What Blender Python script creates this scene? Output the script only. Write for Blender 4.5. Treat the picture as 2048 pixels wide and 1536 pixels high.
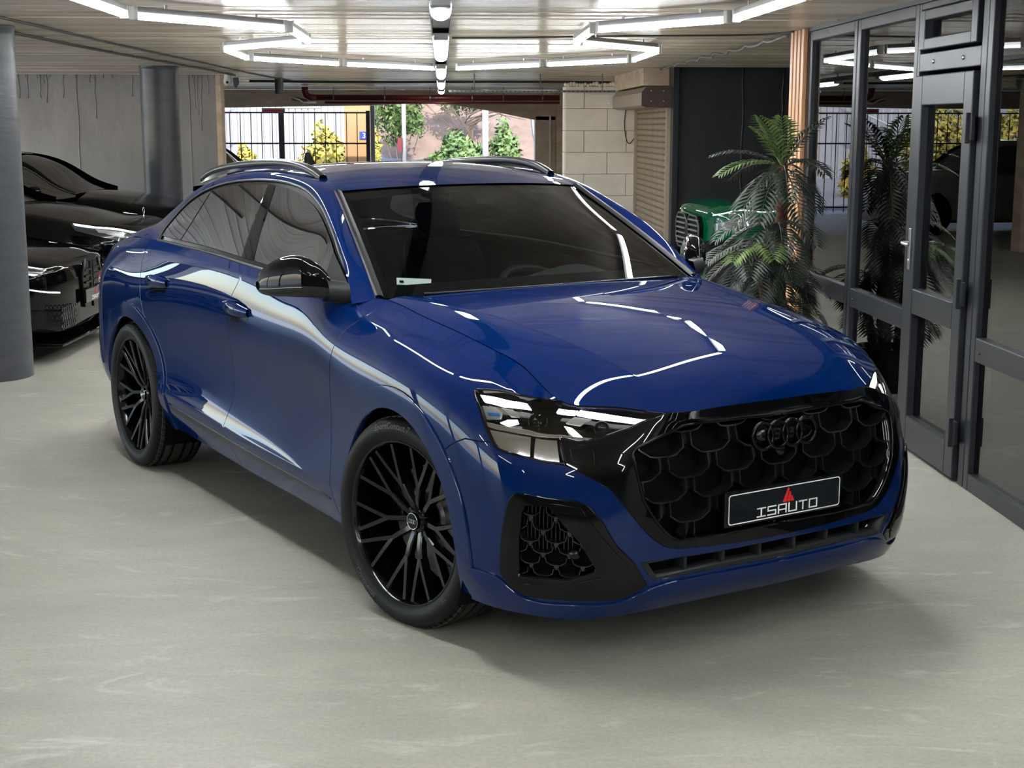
import bpy, bmesh, math, random
import numpy as np
from mathutils import Vector, Matrix
from mathutils.geometry import delaunay_2d_cdt
for _o in list(bpy.data.objects): bpy.data.objects.remove(_o)
scene = bpy.context.scene
COL = scene.collection
random.seed(7); RNG = np.random.RandomState(5)

# ---------------------------------------------------------------- camera
cam_d = bpy.data.cameras.new('camera'); cam = bpy.data.objects.new('camera', cam_d); COL.objects.link(cam)
cam_d.sensor_width = 36.0; cam_d.lens = 2875.04 / 2048 * 36.0; cam_d.clip_end = 400
_r = Vector((0.998836, -0.048226, 0.000856)); _f = Vector((0.047616, 0.983049, -0.177052)).normalized()
_r = (_r - _f * _r.dot(_f)).normalized(); _u = _r.cross(_f)
cam.matrix_world = Matrix(((_r.x, _u.x, -_f.x, 0), (_r.y, _u.y, -_f.y, 0), (_r.z, _u.z, -_f.z, 1.81119), (0, 0, 0, 1)))
scene.camera = cam
# ---------------------------------------------------------------- world, sun, exposure
w = bpy.data.worlds.new('sky'); scene.world = w; w.use_nodes = True
nt = w.node_tree; nt.nodes.clear()
wo = nt.nodes.new('ShaderNodeOutputWorld'); bg = nt.nodes.new('ShaderNodeBackground'); sk = nt.nodes.new('ShaderNodeTexSky')
sk.sky_type = 'NISHITA'; sk.sun_disc = False; sk.sun_elevation = math.radians(42); sk.sun_rotation = math.radians(200)
bg.inputs['Strength'].default_value = 1.0
nt.links.new(sk.outputs[0], bg.inputs[0]); nt.links.new(bg.outputs[0], wo.inputs[0])
sun_d = bpy.data.lights.new('sun', 'SUN'); sun_d.energy = 8.0; sun_d.angle = math.radians(0.6); sun_d.color = (1, .94, .84)
sun = bpy.data.objects.new('sun', sun_d); COL.objects.link(sun); sun.rotation_euler = (math.radians(48), 0, math.radians(25))
scene.view_settings.view_transform = 'Standard'; scene.view_settings.look = 'None'
scene.view_settings.gamma = 1; scene.view_settings.use_curve_mapping = False
scene.view_settings.exposure = 0.44

# ---------------------------------------------------------------- materials
MATS = {}
def mat(name, col=(.5, .5, .5), rough=.5, metal=0, spec=.5, coat=0, coat_rough=.03, emit=None, estr=1, alpha=None, trans=0, ior=1.5, sheen=0):
    m = bpy.data.materials.new(name); m.use_nodes = True
    b = m.node_tree.nodes['Principled BSDF']
    b.inputs['Base Color'].default_value = (*col, 1); b.inputs['Roughness'].default_value = rough
    b.inputs['Metallic'].default_value = metal; b.inputs['Specular IOR Level'].default_value = spec
    b.inputs['Coat Weight'].default_value = coat; b.inputs['Coat Roughness'].default_value = coat_rough
    b.inputs['IOR'].default_value = ior; b.inputs['Transmission Weight'].default_value = trans
    if emit: b.inputs['Emission Color'].default_value = (*emit, 1); b.inputs['Emission Strength'].default_value = estr
    MATS[name] = m
    return m
def nodes(m): return m.node_tree.nodes, m.node_tree.links, m.node_tree.nodes['Principled BSDF']
def noise_mix(m, c1, c2, scale=(1, 1, 1), nscale=4, detail=6, lo=.35, hi=.65, rough=None, bump=0, bscale=None, dist=0, obj=True, nrough=.55):
    """two-tone procedural colour, optional roughness variation and relief"""
    N, L, b = nodes(m)
    tc = N.new('ShaderNodeTexCoord'); mp = N.new('ShaderNodeMapping'); mp.inputs['Scale'].default_value = scale
    L.new(tc.outputs['Object'], mp.inputs[0])
    nz = N.new('ShaderNodeTexNoise'); nz.inputs['Scale'].default_value = nscale; nz.inputs['Detail'].default_value = detail
    nz.inputs['Roughness'].default_value = nrough; nz.inputs['Distortion'].default_value = dist
    L.new(mp.outputs[0], nz.inputs['Vector'])
    r = N.new('ShaderNodeValToRGB'); r.color_ramp.elements[0].position = lo; r.color_ramp.elements[1].position = hi
    r.color_ramp.elements[0].color = (*c1, 1); r.color_ramp.elements[1].color = (*c2, 1)
    L.new(nz.outputs['Fac'], r.inputs[0]); L.new(r.outputs[0], b.inputs['Base Color'])
    if rough:
        mr = N.new('ShaderNodeMapRange'); mr.inputs['To Min'].default_value = rough[0]; mr.inputs['To Max'].default_value = rough[1]
        L.new(nz.outputs['Fac'], mr.inputs[0]); L.new(mr.outputs[0], b.inputs['Roughness'])
    if bump:
        n2 = N.new('ShaderNodeTexNoise'); n2.inputs['Scale'].default_value = bscale or nscale * 4; n2.inputs['Detail'].default_value = 5
        L.new(mp.outputs[0], n2.inputs['Vector'])
        bp = N.new('ShaderNodeBump'); bp.inputs['Strength'].default_value = bump; bp.inputs['Distance'].default_value = .02
        L.new(n2.outputs['Fac'], bp.inputs['Height']); L.new(bp.outputs[0], b.inputs['Normal'])
    return r
def glass_mat(name, tint=(1, 1, 1), rough=0.0, ior=1.5):
    """thin sheet glass: fresnel mix of clear and mirror"""
    m = bpy.data.materials.new(name); m.use_nodes = True; N = m.node_tree.nodes; L = m.node_tree.links; N.clear()
    o = N.new('ShaderNodeOutputMaterial'); mx = N.new('ShaderNodeMixShader'); t = N.new('ShaderNodeBsdfTransparent'); g = N.new('ShaderNodeBsdfGlossy')
    f = N.new('ShaderNodeFresnel'); f.inputs[0].default_value = ior; t.inputs[0].default_value = (*tint, 1); g.inputs['Roughness'].default_value = rough
    L.new(f.outputs[0], mx.inputs[0]); L.new(t.outputs[0], mx.inputs[1]); L.new(g.outputs[0], mx.inputs[2]); L.new(mx.outputs[0], o.inputs[0])
    MATS[name] = m
    return m

mat('floor', (.3, .3, .26), .32, spec=.5)
mat('ceiling', (.32, .27, .22), .3, spec=.7)
mat('ceiling_b', (.27, .22, .175), .3, spec=.7)
mat('wall_grey', (.055, .055, .06), .45)
mat('wall_dark', (.012, .013, .017), .5)
mat('wall_plain', (.3, .29, .27), .7); mat('ground_pale', (.66, .64, .6), .9)
mat('column', (.075, .08, .095), .42)
mat('concrete', (.32, .27, .21), .8)
mat('block', (.62, .59, .54), .85)
mat('mortar', (.3, .28, .25), .9)
mat('frame', (.016, .018, .024), .4, spec=.4)
mat('frame_in', (.5, .48, .44), .5)
mat('gasket', (.01, .01, .012), .5)
mat('steel', (.6, .6, .6), .3, 1)
mat('shutter', (.33, .26, .19), .42, .3)
mat('shutter_box', (.36, .29, .23), .5, .2)
mat('box_end', (.06, .04, .032), .5)
mat('wood', (.55, .25, .1), .45)
mat('wood_gap', (.05, .03, .02), .6)
mat('pipe', (.11, .008, .01), .4)
mat('bracket', (.2, .2, .2), .4, .7)
mat('cable', (.02, .02, .02), .5)
mat('tray', (.17, .18, .19), .4, .6)
mat('lamp_body', (.3, .3, .3), .4, .5)
def down_light(name, col, lo, hi):
    m = mat(name, (1, 1, 1), .3, emit=col, estr=1); N, L, b = nodes(m); g = N.new('ShaderNodeNewGeometry'); sx = N.new('ShaderNodeSeparateXYZ'); mr = N.new('ShaderNodeMapRange')
    mr.inputs['From Min'].default_value = 0.0; mr.inputs['From Max'].default_value = -1.0; mr.inputs['To Min'].default_value = lo; mr.inputs['To Max'].default_value = hi
    L.new(g.outputs['True Normal'], sx.inputs[0]); pw_ = N.new('ShaderNodeMath'); pw_.operation = 'MULTIPLY'; ab = N.new('ShaderNodeMath'); ab.operation = 'MINIMUM'; ab.inputs[1].default_value = 0.0
    L.new(sx.outputs['Z'], ab.inputs[0]); L.new(ab.outputs[0], pw_.inputs[0]); L.new(ab.outputs[0], pw_.inputs[1])
    p3 = N.new('ShaderNodeMath'); p3.operation = 'MULTIPLY'; L.new(pw_.outputs[0], p3.inputs[0]); L.new(ab.outputs[0], p3.inputs[1]); L.new(p3.outputs[0], mr.inputs[0]); L.new(mr.outputs[0], b.inputs['Emission Strength'])
down_light('led', (.93, .97, 1.0), 2.5, 165); down_light('lamp_glow', (.95, 1.0, .97), 6, 40)
mat('white', (.75, .75, .73), .4)
mat('black', (.002, .002, .0022), .6, spec=.1)
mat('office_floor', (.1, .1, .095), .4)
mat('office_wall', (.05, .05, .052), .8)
glass_mat('pane', (.58, .62, .62), 0, 2.1)
def floor_material():
    N, L, b = nodes(MATS['floor']); tc = N.new('ShaderNodeTexCoord'); src = tc.outputs['Object']
    def nz(sc, rot, scale, det, dist, rough=.6):
        m = N.new('ShaderNodeMapping'); m.inputs['Scale'].default_value = sc; m.inputs['Rotation'].default_value = (0, 0, rot); L.new(src, m.inputs[0])
        n = N.new('ShaderNodeTexNoise'); n.inputs['Scale'].default_value = scale; n.inputs['Detail'].default_value = det; n.inputs['Distortion'].default_value = dist; n.inputs['Roughness'].default_value = rough; L.new(m.outputs[0], n.inputs['Vector']); return n.outputs['Fac']
    def ramp(f, lo, hi, c0, c1):
        r = N.new('ShaderNodeValToRGB'); r.color_ramp.elements[0].position = lo; r.color_ramp.elements[1].position = hi; r.color_ramp.elements[0].color = (*c0, 1); r.color_ramp.elements[1].color = (*c1, 1); L.new(f, r.inputs[0]); return r.outputs[0]
    def mix(fac, a, c, mode='MIX'):
        m = N.new('ShaderNodeMix'); m.data_type = 'RGBA'; m.blend_type = mode
        if isinstance(fac, float): m.inputs[0].default_value = fac
        else: L.new(fac, m.inputs[0])
        L.new(a, m.inputs[6]); L.new(c, m.inputs[7]); return m.outputs[2]
    big = nz((.6, 1.0, 1), .5, .9, 10, 1.2); mid = nz((.5, 1.6, 1), .35, 3.2, 10, 2.0, .65); fine = nz((1, 1, 1), 0, 60, 4, 0); patch = nz((.5, 1.3, 1), .9, 2.1, 8, 3.0, .62)
    c = ramp(big, .32, .68, (.22, .219, .183), (.362, .348, .293)); c2 = ramp(mid, .35, .68, (.24, .239, .20), (.352, .338, .282)); c = mix(.5, c, c2)
    pale = ramp(patch, .58, .70, (0, 0, 0), (1, 1, 1)); wht = N.new('ShaderNodeRGB'); wht.outputs[0].default_value = (.46, .45, .40, 1); pm = N.new('ShaderNodeMath'); pm.operation = 'MULTIPLY'; pm.inputs[1].default_value = .6; L.new(pale, pm.inputs[0]); c = mix(pm.outputs[0], c, wht.outputs[0])
    sp = ramp(fine, .25, .75, (.86, .86, .86), (1.12, 1.12, 1.12)); c = mix(1.0, c, sp, 'MULTIPLY'); L.new(c, b.inputs['Base Color'])
    mr = N.new('ShaderNodeMapRange'); mr.inputs['To Min'].default_value = .34; mr.inputs['To Max'].default_value = .62; L.new(mid, mr.inputs[0]); L.new(mr.outputs[0], b.inputs['Roughness'])
    bp = N.new('ShaderNodeBump'); bp.inputs['Strength'].default_value = .12; bp.inputs['Distance'].default_value = .02; L.new(mid, bp.inputs['Height']); L.new(bp.outputs[0], b.inputs['Normal'])
floor_material()
noise_mix(MATS['ceiling'], (.80, .70, .585), (.55, .455, .36), (.35, 14, 1), 3, 8, .45, .75, (.14, .30), .25, 14)
noise_mix(MATS['ceiling_b'], (.71, .61, .50), (.46, .38, .30), (.3, 16, 1), 3.4, 8, .42, .75, (.13, .28), .25, 14)
noise_mix(MATS['wall_grey'], (.30, .295, .30), (.225, .222, .228), (1, 1, .5), 2.5, 8, .3, .7, (.35, .55), .35, 9)
noise_mix(MATS['wall_dark'], (.012, .014, .019), (.019, .021, .027), (1, 1, .6), 2.0, 8, .3, .7, (.4, .6), .3, 8)
noise_mix(MATS['column'], (.058, .062, .073), (.042, .045, .055), (1, 1, 5), 3.0, 8, .3, .7, (.3, .5), .12, 8)
noise_mix(MATS['concrete'], (.74, .60, .46), (.48, .37, .27), (1, 1, 3), 2.0, 9, .3, .7, None, .3, 12)
noise_mix(MATS['block'], (.92, .87, .81), (.76, .71, .65), (1, 1, 1), 2.5, 8, .3, .75, None, .25, 25)
noise_mix(MATS['shutter'], (.42, .33, .24), (.25, .19, .14), (1, 1, 1), 3, 5, .3, .7)
noise_mix(MATS['wood'], (.62, .36, .2), (.46, .25, .125), (6, 6, .5), 4, 6, .3, .7)

# ---------------------------------------------------------------- mesh helpers
def mk(name, V, F, m=None, parent=None, smooth=False, normals=None):
    me = bpy.data.meshes.new(name)
    me.from_pydata([tuple(map(float, v)) for v in V], [], [tuple(map(int, f)) for f in F]); me.update()
    if m: me.materials.append(MATS[m] if isinstance(m, str) else m)
    if smooth: me.polygons.foreach_set('use_smooth', [True] * len(me.polygons))
    if normals is not None: me.normals_split_custom_set_from_vertices([tuple(map(float, n)) for n in normals])
    o = bpy.data.objects.new(name, me); COL.objects.link(o)
    if parent: o.parent = parent
    return o
def tag(o, label, cat, group=None, kind=None):
    if label: o['label'] = label
    if cat: o['category'] = cat
    if group: o['group'] = group
    if kind: o['kind'] = kind
    return o
def struct(o): o['kind'] = 'structure'; return o
def empty(name, loc=(0, 0, 0), rz=0, parent=None):
    o = bpy.data.objects.new(name, None); COL.objects.link(o); o.location = loc; o.rotation_euler = (0, 0, rz); o.empty_display_size = .1
    if parent: o.parent = parent
    return o
class MB:
    """collects primitives of ONE part"""
    def __init__(s): s.V = []; s.F = []
    def add(s, V, F):
        o = len(s.V); s.V += [tuple(v) for v in V]; s.F += [tuple(i + o for i in f) for f in F]; return s
    def box(s, x0, x1, y0, y1, z0, z1, M=None):
        V = [(x, y, z) for z in (z0, z1) for y in (y0, y1) for x in (x0, x1)]
        if M is not None: V = [tuple(M @ Vector(v)) for v in V]
        return s.add(V, [(0, 2, 3, 1), (4, 5, 7, 6), (0, 1, 5, 4), (2, 6, 7, 3), (0, 4, 6, 2), (1, 3, 7, 5)])
    def prism(s, poly, d, org=(0, 0, 0), ex=(1, 0, 0), ey=(0, 0, 1), ez=(0, -1, 0)):
        """extrude 2D polygon by d along ez"""
        o, ex, ey, ez = map(np.array, (org, ex, ey, ez)); n = len(poly)
        A = [o + ex * p[0] + ey * p[1] for p in poly]; B = [a + ez * d for a in A]
        return s.add(A + B, [tuple(range(n))[::-1], tuple(range(n, 2 * n))] + [(i, (i + 1) % n, n + (i + 1) % n, n + i) for i in range(n)])
    def tube(s, P, r, n=8, cap=True, flat=None):
        P = np.array(P, float); k = len(P); r = np.broadcast_to(r, (k,)); T = np.gradient(P, axis=0)
        T /= np.linalg.norm(T, axis=1)[:, None] + 1e-12
        up = np.array([0, 0, 1.]) if abs(T[0][2]) < .9 else np.array([1., 0, 0]); V = []
        a = np.cross(T[0], up); a /= np.linalg.norm(a)
        for i in range(k):
            a = a - T[i] * a.dot(T[i]); a /= np.linalg.norm(a) + 1e-12; b = np.cross(T[i], a)
            for j in range(n):
                t = 2 * math.pi * j / n; V.append(P[i] + r[i] * (math.cos(t) * a + math.sin(t) * b * (flat or 1)))
        F = [(i * n + j, i * n + (j + 1) % n, (i + 1) * n + (j + 1) % n, (i + 1) * n + j) for i in range(k - 1) for j in range(n)]
        if cap: F += [tuple(range(n))[::-1], tuple(range((k - 1) * n, k * n))]
        return s.add(V, F)
    def grid(s, G, close=False):
        G = np.asarray(G); a, b = G.shape[:2]; V = G.reshape(-1, 3)
        return s.add(V, [(i * b + j, i * b + (j + 1) % b, (i + 1) * b + (j + 1) % b, (i + 1) * b + j) for i in range(a - 1) for j in range(b if close else b - 1)])
    def lathe(s, prof, n=48, axis='y', c=(0, 0, 0)):
        """prof: (radius, along-axis) pairs"""
        V = []
        for rr, h in prof:
            for j in range(n):
                t = 2 * math.pi * j / n; a, b = rr * math.cos(t), rr * math.sin(t)
                V.append((c[0] + a, c[1] + h, c[2] + b) if axis == 'y' else (c[0] + a, c[1] + b, c[2] + h) if axis == 'z' else (c[0] + h, c[1] + a, c[2] + b))
        k = len(prof)
        return s.add(V, [(i * n + j, i * n + (j + 1) % n, (i + 1) * n + (j + 1) % n, (i + 1) * n + j) for i in range(k - 1) for j in range(n)])
    def build(s, name, m, parent=None, smooth=False, bevel=0, auto=None, fix=True):
        o = mk(name, s.V, s.F, m, parent, smooth)
        if fix:
            bm = bmesh.new(); bm.from_mesh(o.data); bmesh.ops.recalc_face_normals(bm, faces=bm.faces)
            if bevel:
                bmesh.ops.bevel(bm, geom=[e for e in bm.edges if e.calc_face_angle(0) > .5], offset=bevel, segments=2, profile=.5, affect='EDGES')
            if auto:
                for e in bm.edges: e.smooth = e.calc_face_angle(0) < auto
                for f in bm.faces: f.smooth = True
            bm.to_mesh(o.data); bm.free()
        return o
def box(name, x0, x1, y0, y1, z0, z1, m, parent=None, bevel=0): return MB().box(x0, x1, y0, y1, z0, z1).build(name, m, parent, bevel=bevel)
def clone(o, parent=None, **kw):
    c = o.copy(); COL.objects.link(c)
    if parent: c.parent = parent
    return c
def copy_tree(o, parent=None):
    c = clone(o, parent)
    if parent is None: c.parent = None
    for ch in list(o.children): copy_tree(ch, c)
    return c
def text_mesh(txt, size, extrude=.001):
    cu = bpy.data.curves.new('txt', 'FONT'); cu.body = txt; cu.size = size; cu.extrude = extrude; cu.resolution_u = 2
    o = bpy.data.objects.new('txt', cu); COL.objects.link(o); dg = bpy.context.evaluated_depsgraph_get(); dg.update()
    me = bpy.data.meshes.new_from_object(o.evaluated_get(dg)); V = np.array([v.co[:] for v in me.vertices]); F = [tuple(p.vertices) for p in me.polygons]
    bpy.data.objects.remove(o); bpy.data.curves.remove(cu); bpy.data.meshes.remove(me)
    return V, F
# ================================================================ THE ROOM
H = 2.5
XL, XR, YB, YF = -7.5, 2.63, -7.0, 20.6
struct(box('floor', -12, 9, YB, 31, -.12, 0, 'floor'))
ce = struct(box('ceiling', -12, 9, YB, 29.4, H + .012, H + .25, 'concrete'))
# board-marked ceiling: each form board is proud by its own small amount
bw = .148; yb = 2.0; k = 0
bmesh_cache = {}
while yb < 26.5:
    dz = random.choice((0, .0015, .003, .0045, .006)); mm = random.choice(('ceiling', 'ceiling', 'ceiling_b'))
    key = (dz, mm)
    if key not in bmesh_cache:
        o = MB().box(-11.5, 6.5, .0015, bw - .0015, H - dz, H + .0125).build('form_board', mm, ce); bmesh_cache[key] = o.data
    else:
        o = bpy.data.objects.new('form_board', bmesh_cache[key]); COL.objects.link(o); o.parent = ce
    o.location = (random.uniform(-.3, .3), yb, 0)
    yb += bw; k += 1
struct(box('ceiling_front', -12, 9, YB, 2.0, H, H + .02, 'ceiling'))
wl = struct(MB().box(-12.2, -12, YB, -3.0, 0, H).box(-12.2, -12, 20, 31, 0, H).box(-12.2, -12, -3.0, 20, 2.38, H).box(-12.2, -12, 1.5, 1.85, 0, 2.38).box(-12.2, -12, 6.2, 6.55, 0, 2.38).box(-12.2, -12, 10.9, 11.25, 0, 2.38).box(-12.2, -12, 15.6, 15.95, 0, 2.38).build('wall_left', 'wall_grey'))
struct(box('bounce_ground', -40, -12.2, -30, 28.9, -.12, -.02, 'ground_pale'))  # unseen ground added outside, kept pale to bounce sunlight onto the ceiling
struct(box('wall_behind', -12, 9, YB - .2, YB, 0, H + .2, 'wall_plain'))
# back-left grey wall with vertical formwork seams and runs of thick paint
wb = struct(box('wall_back', -12, -3.09, 20.6, 20.85, 0, H, 'wall_grey'))
for x in (-5.05, -3.5, -8.2):
    m_ = MB().tube([(x + random.uniform(-.01, .01), 20.6, z) for z in np.linspace(0, H, 14)], .012, 6); m_.build('formwork_seam', 'wall_grey', wb, True)
for i in range(34):
    x = random.uniform(-6.4, -3.15); l = random.choice((.05, .08, .12, .3, .5, .75)) * random.uniform(.6, 1.2)
    m_ = MB().tube([(x + random.uniform(-.012, .012), 20.6, H - t * l) for t in np.linspace(0, 1, 6)], [.014, .012, .01, .009, .009, .012], 6)
    m_.build('paint_run', 'wall_grey', wb, True)
struct(box('trim_1', -3.13, -3.06, 20.55, 20.87, 0, H, 'concrete'))
# right-hand dark wall and side wall with shutter
struct(box('wall_right', 2.83, 9, 17.45, 17.7, 0, H, 'wall_dark'))
wr = bpy.data.objects['wall_right']
for x in (3.62, 4.1):
    MB().tube([(x + random.uniform(-.012, .012), 17.45, z) for z in np.linspace(0, H, 16)], .013, 6).build('formwork_seam', 'wall_dark', wr, True)
struct(box('trim_2', 2.765, 2.83, 17.35, 17.7, 0, H, 'frame'))
ws = struct(box('wall_side', 2.78, 3.0, 17.7, 29, 0, H, 'concrete'))
struct(box('trim_3', 2.45, 2.78, 17.8, 20.7, 2.29, H, 'concrete', bevel=.01))
# block wall
bl = struct(box('wall_block', 1.76, 2.77, 20.62, 20.9, 0, 2.3, 'mortar'))
for r in range(8):
    z0 = .305 * r + .06 - .15; off = (.0, .33)[r % 2]; x = 1.745 - off
    while x < 2.77:
        a, b = max(x, 1.745), min(x + .6, 2.775)
        if b - a > .04: box('block', a + .003, b - .003, 20.6 - random.uniform(0, .006), 20.66, max(z0 + .003, 0), min(z0 + .302, 2.36), 'block', bl, .004)
        x += .603
    box('block', 1.735, 1.765, 20.615, 20.9, max(z0 + .003, 0), min(z0 + .302, 2.36), 'block', bl, .004)
m_ = MB()
for i in range(26):
    x = 1.75 + i * .04; r = random.uniform(.02, .035); m_.lathe([(0.001, -r), (r * .7, -r * .7), (r, 0), (r * .7, r * .7), (.001, r)], 7, 'z', (x, 20.62, 2.375 + random.uniform(-.01, .015)))
tag(m_.build('foam_bead', 'block', bl, True), None, None)
# exterior wall line: beams, posts
struct(box('wall_far', -12, -7.2, 29, 29.3, 0, H, 'concrete'))
poly = [(-7.2, H), (-7.2, 2.15), (-4.4, 2.15), (-1.4, 2.2), (-.12, 2.26), (1.0, 2.09), (1.86, 1.92), (3.0, 1.9), (3.0, H)]
struct(MB().prism(poly, -.35, (0, 29, 0)).build('wall_lintel', 'concrete'))
struct(box('trim_4', 1.86, 2.28, 29, 29.35, 0, 2.0, 'concrete', bevel=.015))
struct(box('trim_5', 2.14, 2.17, 28.93, 29.02, 0, 2.0, 'block'))
struct(box('wall_far_right', 2.28, 3.0, 28.9, 29.3, 0, H, 'concrete'))

# ---------------------------------------------------------------- columns
def column(x, y, r, name, label):
    m_ = MB(); prof = []
    z = 0.0
    while z < H - .04:                       # faint form-tube rings
        prof += [(r + random.uniform(-.0006, .0006), z), (r + .0006, z + .02)]; z += random.choice((.06, .07, .08))
    prof += [(r, H - .03), (r + .01, H - .02), (r + .004, H + .003)]
    m_.lathe(prof, 48, 'z', (x, y, 0)); o = m_.build(name, 'column', None, True)
    return tag(struct(o), label, 'column')
column(-3.32, 10.55, .31, 'column', 'grey painted round concrete column at the left edge')
c2 = column(-3.33, 17.55, .225, 'column', 'grey painted round concrete column behind the blue car')

# ---------------------------------------------------------------- wood slats at the corner of the glass wall
for i in range(4):
    y = 10.45 + i * .108
    o = box('wood_slat', 2.595, 2.628, y, y + .068, 0, H - .005, 'wood', None, .004)
    tag(o, 'warm brown vertical wood slat beside the glass wall, ' + ('nearest to the glass', 'second from the glass', 'third from the glass', 'farthest from the glass')[i], 'wood slat', 'wood slats at the glass wall corner')
struct(box('trim_6', 2.63, 2.72, 10.42, 10.9, 0, H, 'wood_gap'))

# ---------------------------------------------------------------- glass shopfront (x = 2.63)
XG = 2.63
def member(name, y0, y1, z0, z1, d0=.0, d1=.075, m='frame', parent=None, bv=.006):
    return box(name, XG - d0, XG + d1, y0, y1, z0, z1, m, parent, bv)
def pane(name, y0, y1, z0, z1, parent, x=.03):
    g = box(name, XG + x, XG + x + .012, y0, y1, z0, z1, 'pane', parent)
    fr = MB(); t = .02
    for a in ((y0, y0 + t, z0, z1), (y1 - t, y1, z0, z1), (y0, y1, z0, z0 + t), (y0, y1, z1 - t, z1)): fr.box(XG + x + .013, XG + x + .085, *a)
    fr.build('glazing_bead', 'frame_in', parent)
    return g
def bay(n, y0, y1, zs, label):
    """fixed bay: stiles, rails, panes"""
    t = tag(struct(empty('window_%d' % n, (0, 0, 0))), label, 'window')
    member('stile', y0, y0 + .06, 0, H - .03, parent=t); member('stile', y1 - .06, y1, 0, H - .03, parent=t)
    for i, (a, b) in enumerate(zs): member('rail', y0 + .06, y1 - .06, a, b, parent=t)
    for (a, b), (c, d) in zip(zs[:-1], zs[1:]): pane('pane', y0 + .06, y1 - .06, b, c, t)
    for z in (zs[1][0] + .05,): MB().lathe([(.001, -.004), (.009, -.003), (.011, .002)], 12, 'x', (XG - .002, y1 - .12, z)).build('screw_cap', 'frame', t, True)
    return t
RA = [(0, .09), (.66, .78), (H - .1, H - .03)]
bay(1, 9.22, 10.4, RA, 'tall glazed bay beside the wood slats, partly behind the palm')
bay(2, 8.02, 9.2, RA, 'tall glazed bay between the palm and the glass door')
bay(3, 4.6, 6.98, RA, 'tall glazed bay at the right edge of the picture')
bay(4, 2.0, 4.58, RA, 'glazed bay in front of the picture edge')
struct(box('trim_7', XG - .005, XG + .08, 2.0, 10.45, H - .03, H, 'frame'))
# transom light over the door
t = tag(struct(empty('window_5')), 'small tilt window above the glass door', 'window')
member('stile', 6.985, 7.06, 0, H - .03, parent=t); member('stile', 7.98, 8.015, 0, H - .03, parent=t)
member('rail', 7.06, 7.98, 2.1, 2.2, parent=t); member('rail', 7.06, 7.98, H - .07, H - .03, parent=t)
for a in ((7.09, 7.17, 2.215, 2.425), (7.87, 7.95, 2.215, 2.425)): member('sash', *a, d0=.018, parent=t)
for a in ((7.17, 7.87, 2.215, 2.275), (7.17, 7.87, 2.37, 2.425)): member('sash', *a, d0=.018, parent=t)
pane('pane', 7.17, 7.87, 2.275, 2.37, t)
for y in (7.3, 7.75): MB().lathe([(.001, -.006), (.012, -.004), (.012, .002)], 12, 'x', (XG - .002, y, 2.15)).build('screw_cap', 'steel', t, True)
# glass door
t = tag(struct(empty('door_1')), 'grey framed glass door with lever handle beside the blue car', 'door')
member('stile', 7.09, 7.21, .02, 2.08, .022, .05, parent=t); member('stile', 7.85, 7.97, .02, 2.08, .022, .05, parent=t)
for a, b in ((.02, .2), (.78, .92), (1.92, 2.08)): member('rail', 7.21, 7.85, a, b, .022, .05, parent=t)
for a, b in ((.2, .78), (.92, 1.92)): pane('pane', 7.21, 7.85, a, b, t, .02)
for z in (.27, .98, 1.8):
    MB().box(XG - .042, XG - .02, 7.03, 7.12, z - .06, z + .06).box(XG - .06, XG - .035, 7.055, 7.085, z - .075, z + .075).build('hinge', 'frame', t, bevel=.004)
MB().box(XG - .032, XG - .02, 7.895, 7.93, 1.02, 1.25).build('handle_plate', 'steel', t, bevel=.004)
m_ = MB().tube([(XG - .03, 7.912, 1.17), (XG - .075, 7.912, 1.17)], .01, 10); m_.tube([(XG - .072, 7.912, 1.17), (XG - .078, 7.88, 1.17), (XG - .078, 7.79, 1.168)], .009, 10)
m_.build('lever_handle', 'steel', t, True)
MB().lathe([(.001, -.036), (.011, -.035), (.011, -.02)], 14, 'x', (XG, 7.912, 1.07)).build('lock_cylinder', 'steel', t, True)
# dim office behind the glass
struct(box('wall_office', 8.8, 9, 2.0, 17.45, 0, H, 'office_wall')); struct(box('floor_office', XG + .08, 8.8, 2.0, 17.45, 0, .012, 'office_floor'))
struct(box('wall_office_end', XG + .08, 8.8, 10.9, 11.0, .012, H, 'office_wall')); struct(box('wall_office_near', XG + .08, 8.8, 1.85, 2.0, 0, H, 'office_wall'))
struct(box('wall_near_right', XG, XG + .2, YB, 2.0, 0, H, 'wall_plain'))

# ---------------------------------------------------------------- ceiling LED hexagon outline
up = [(-1.72, 8.2), (-.95, 9.3), (-.95, 10.65), (-1.72, 11.72), (-1.74, 13.35), (-.98, 14.52), (.045, 15.62), (1.03, 14.55), (1.77, 13.5), (1.76, 11.75), (.98, 10.68), (.965, 9.28), (1.66, 8.3)]
dn = [(1.70, 6.75), (.95, 5.6), (0, 4.5), (-.97, 5.6), (-1.72, 6.75)]
ring = up + dn; nl = len(ring)
def tube_lamp(p, q, idx, where):
    p, q = Vector((*p, 0)), Vector((*q, 0)); d = (q - p); L = d.length - .1; c = (p + q) / 2
    t = empty('led_tube_lamp', (c.x, c.y, H - .095), math.atan2(d.y, d.x))
    hs = MB().box(-L / 2, L / 2, -.017, .017, .018, .05).build('housing', 'lamp_body', t, bevel=.004)
    prof = [(.022 * math.cos(a), .022 * math.sin(a) * .9) for a in np.linspace(math.pi, 2 * math.pi, 9)]
    m_ = MB().prism([(-.022, .018)] + prof + [(.022, .018)], L - .03, (-L / 2 + .015, 0, 0), (0, 1, 0), (0, 0, 1), (1, 0, 0)); m_.build('diffuser', 'led', t, auto=.6)
    for x in (-L / 2 - .012, L / 2 - .016): MB().box(x, x + .028, -.023, .023, -.022, .05).build('end_cap', 'white', t, bevel=.003)
    for x in (-L * .3, L * .3): MB().box(x - .01, x + .01, -.004, .004, .05, .072).build('clip', 'steel', t)
    return tag(t, where, 'lamp', 'LED tubes of the ceiling outline')
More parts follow.
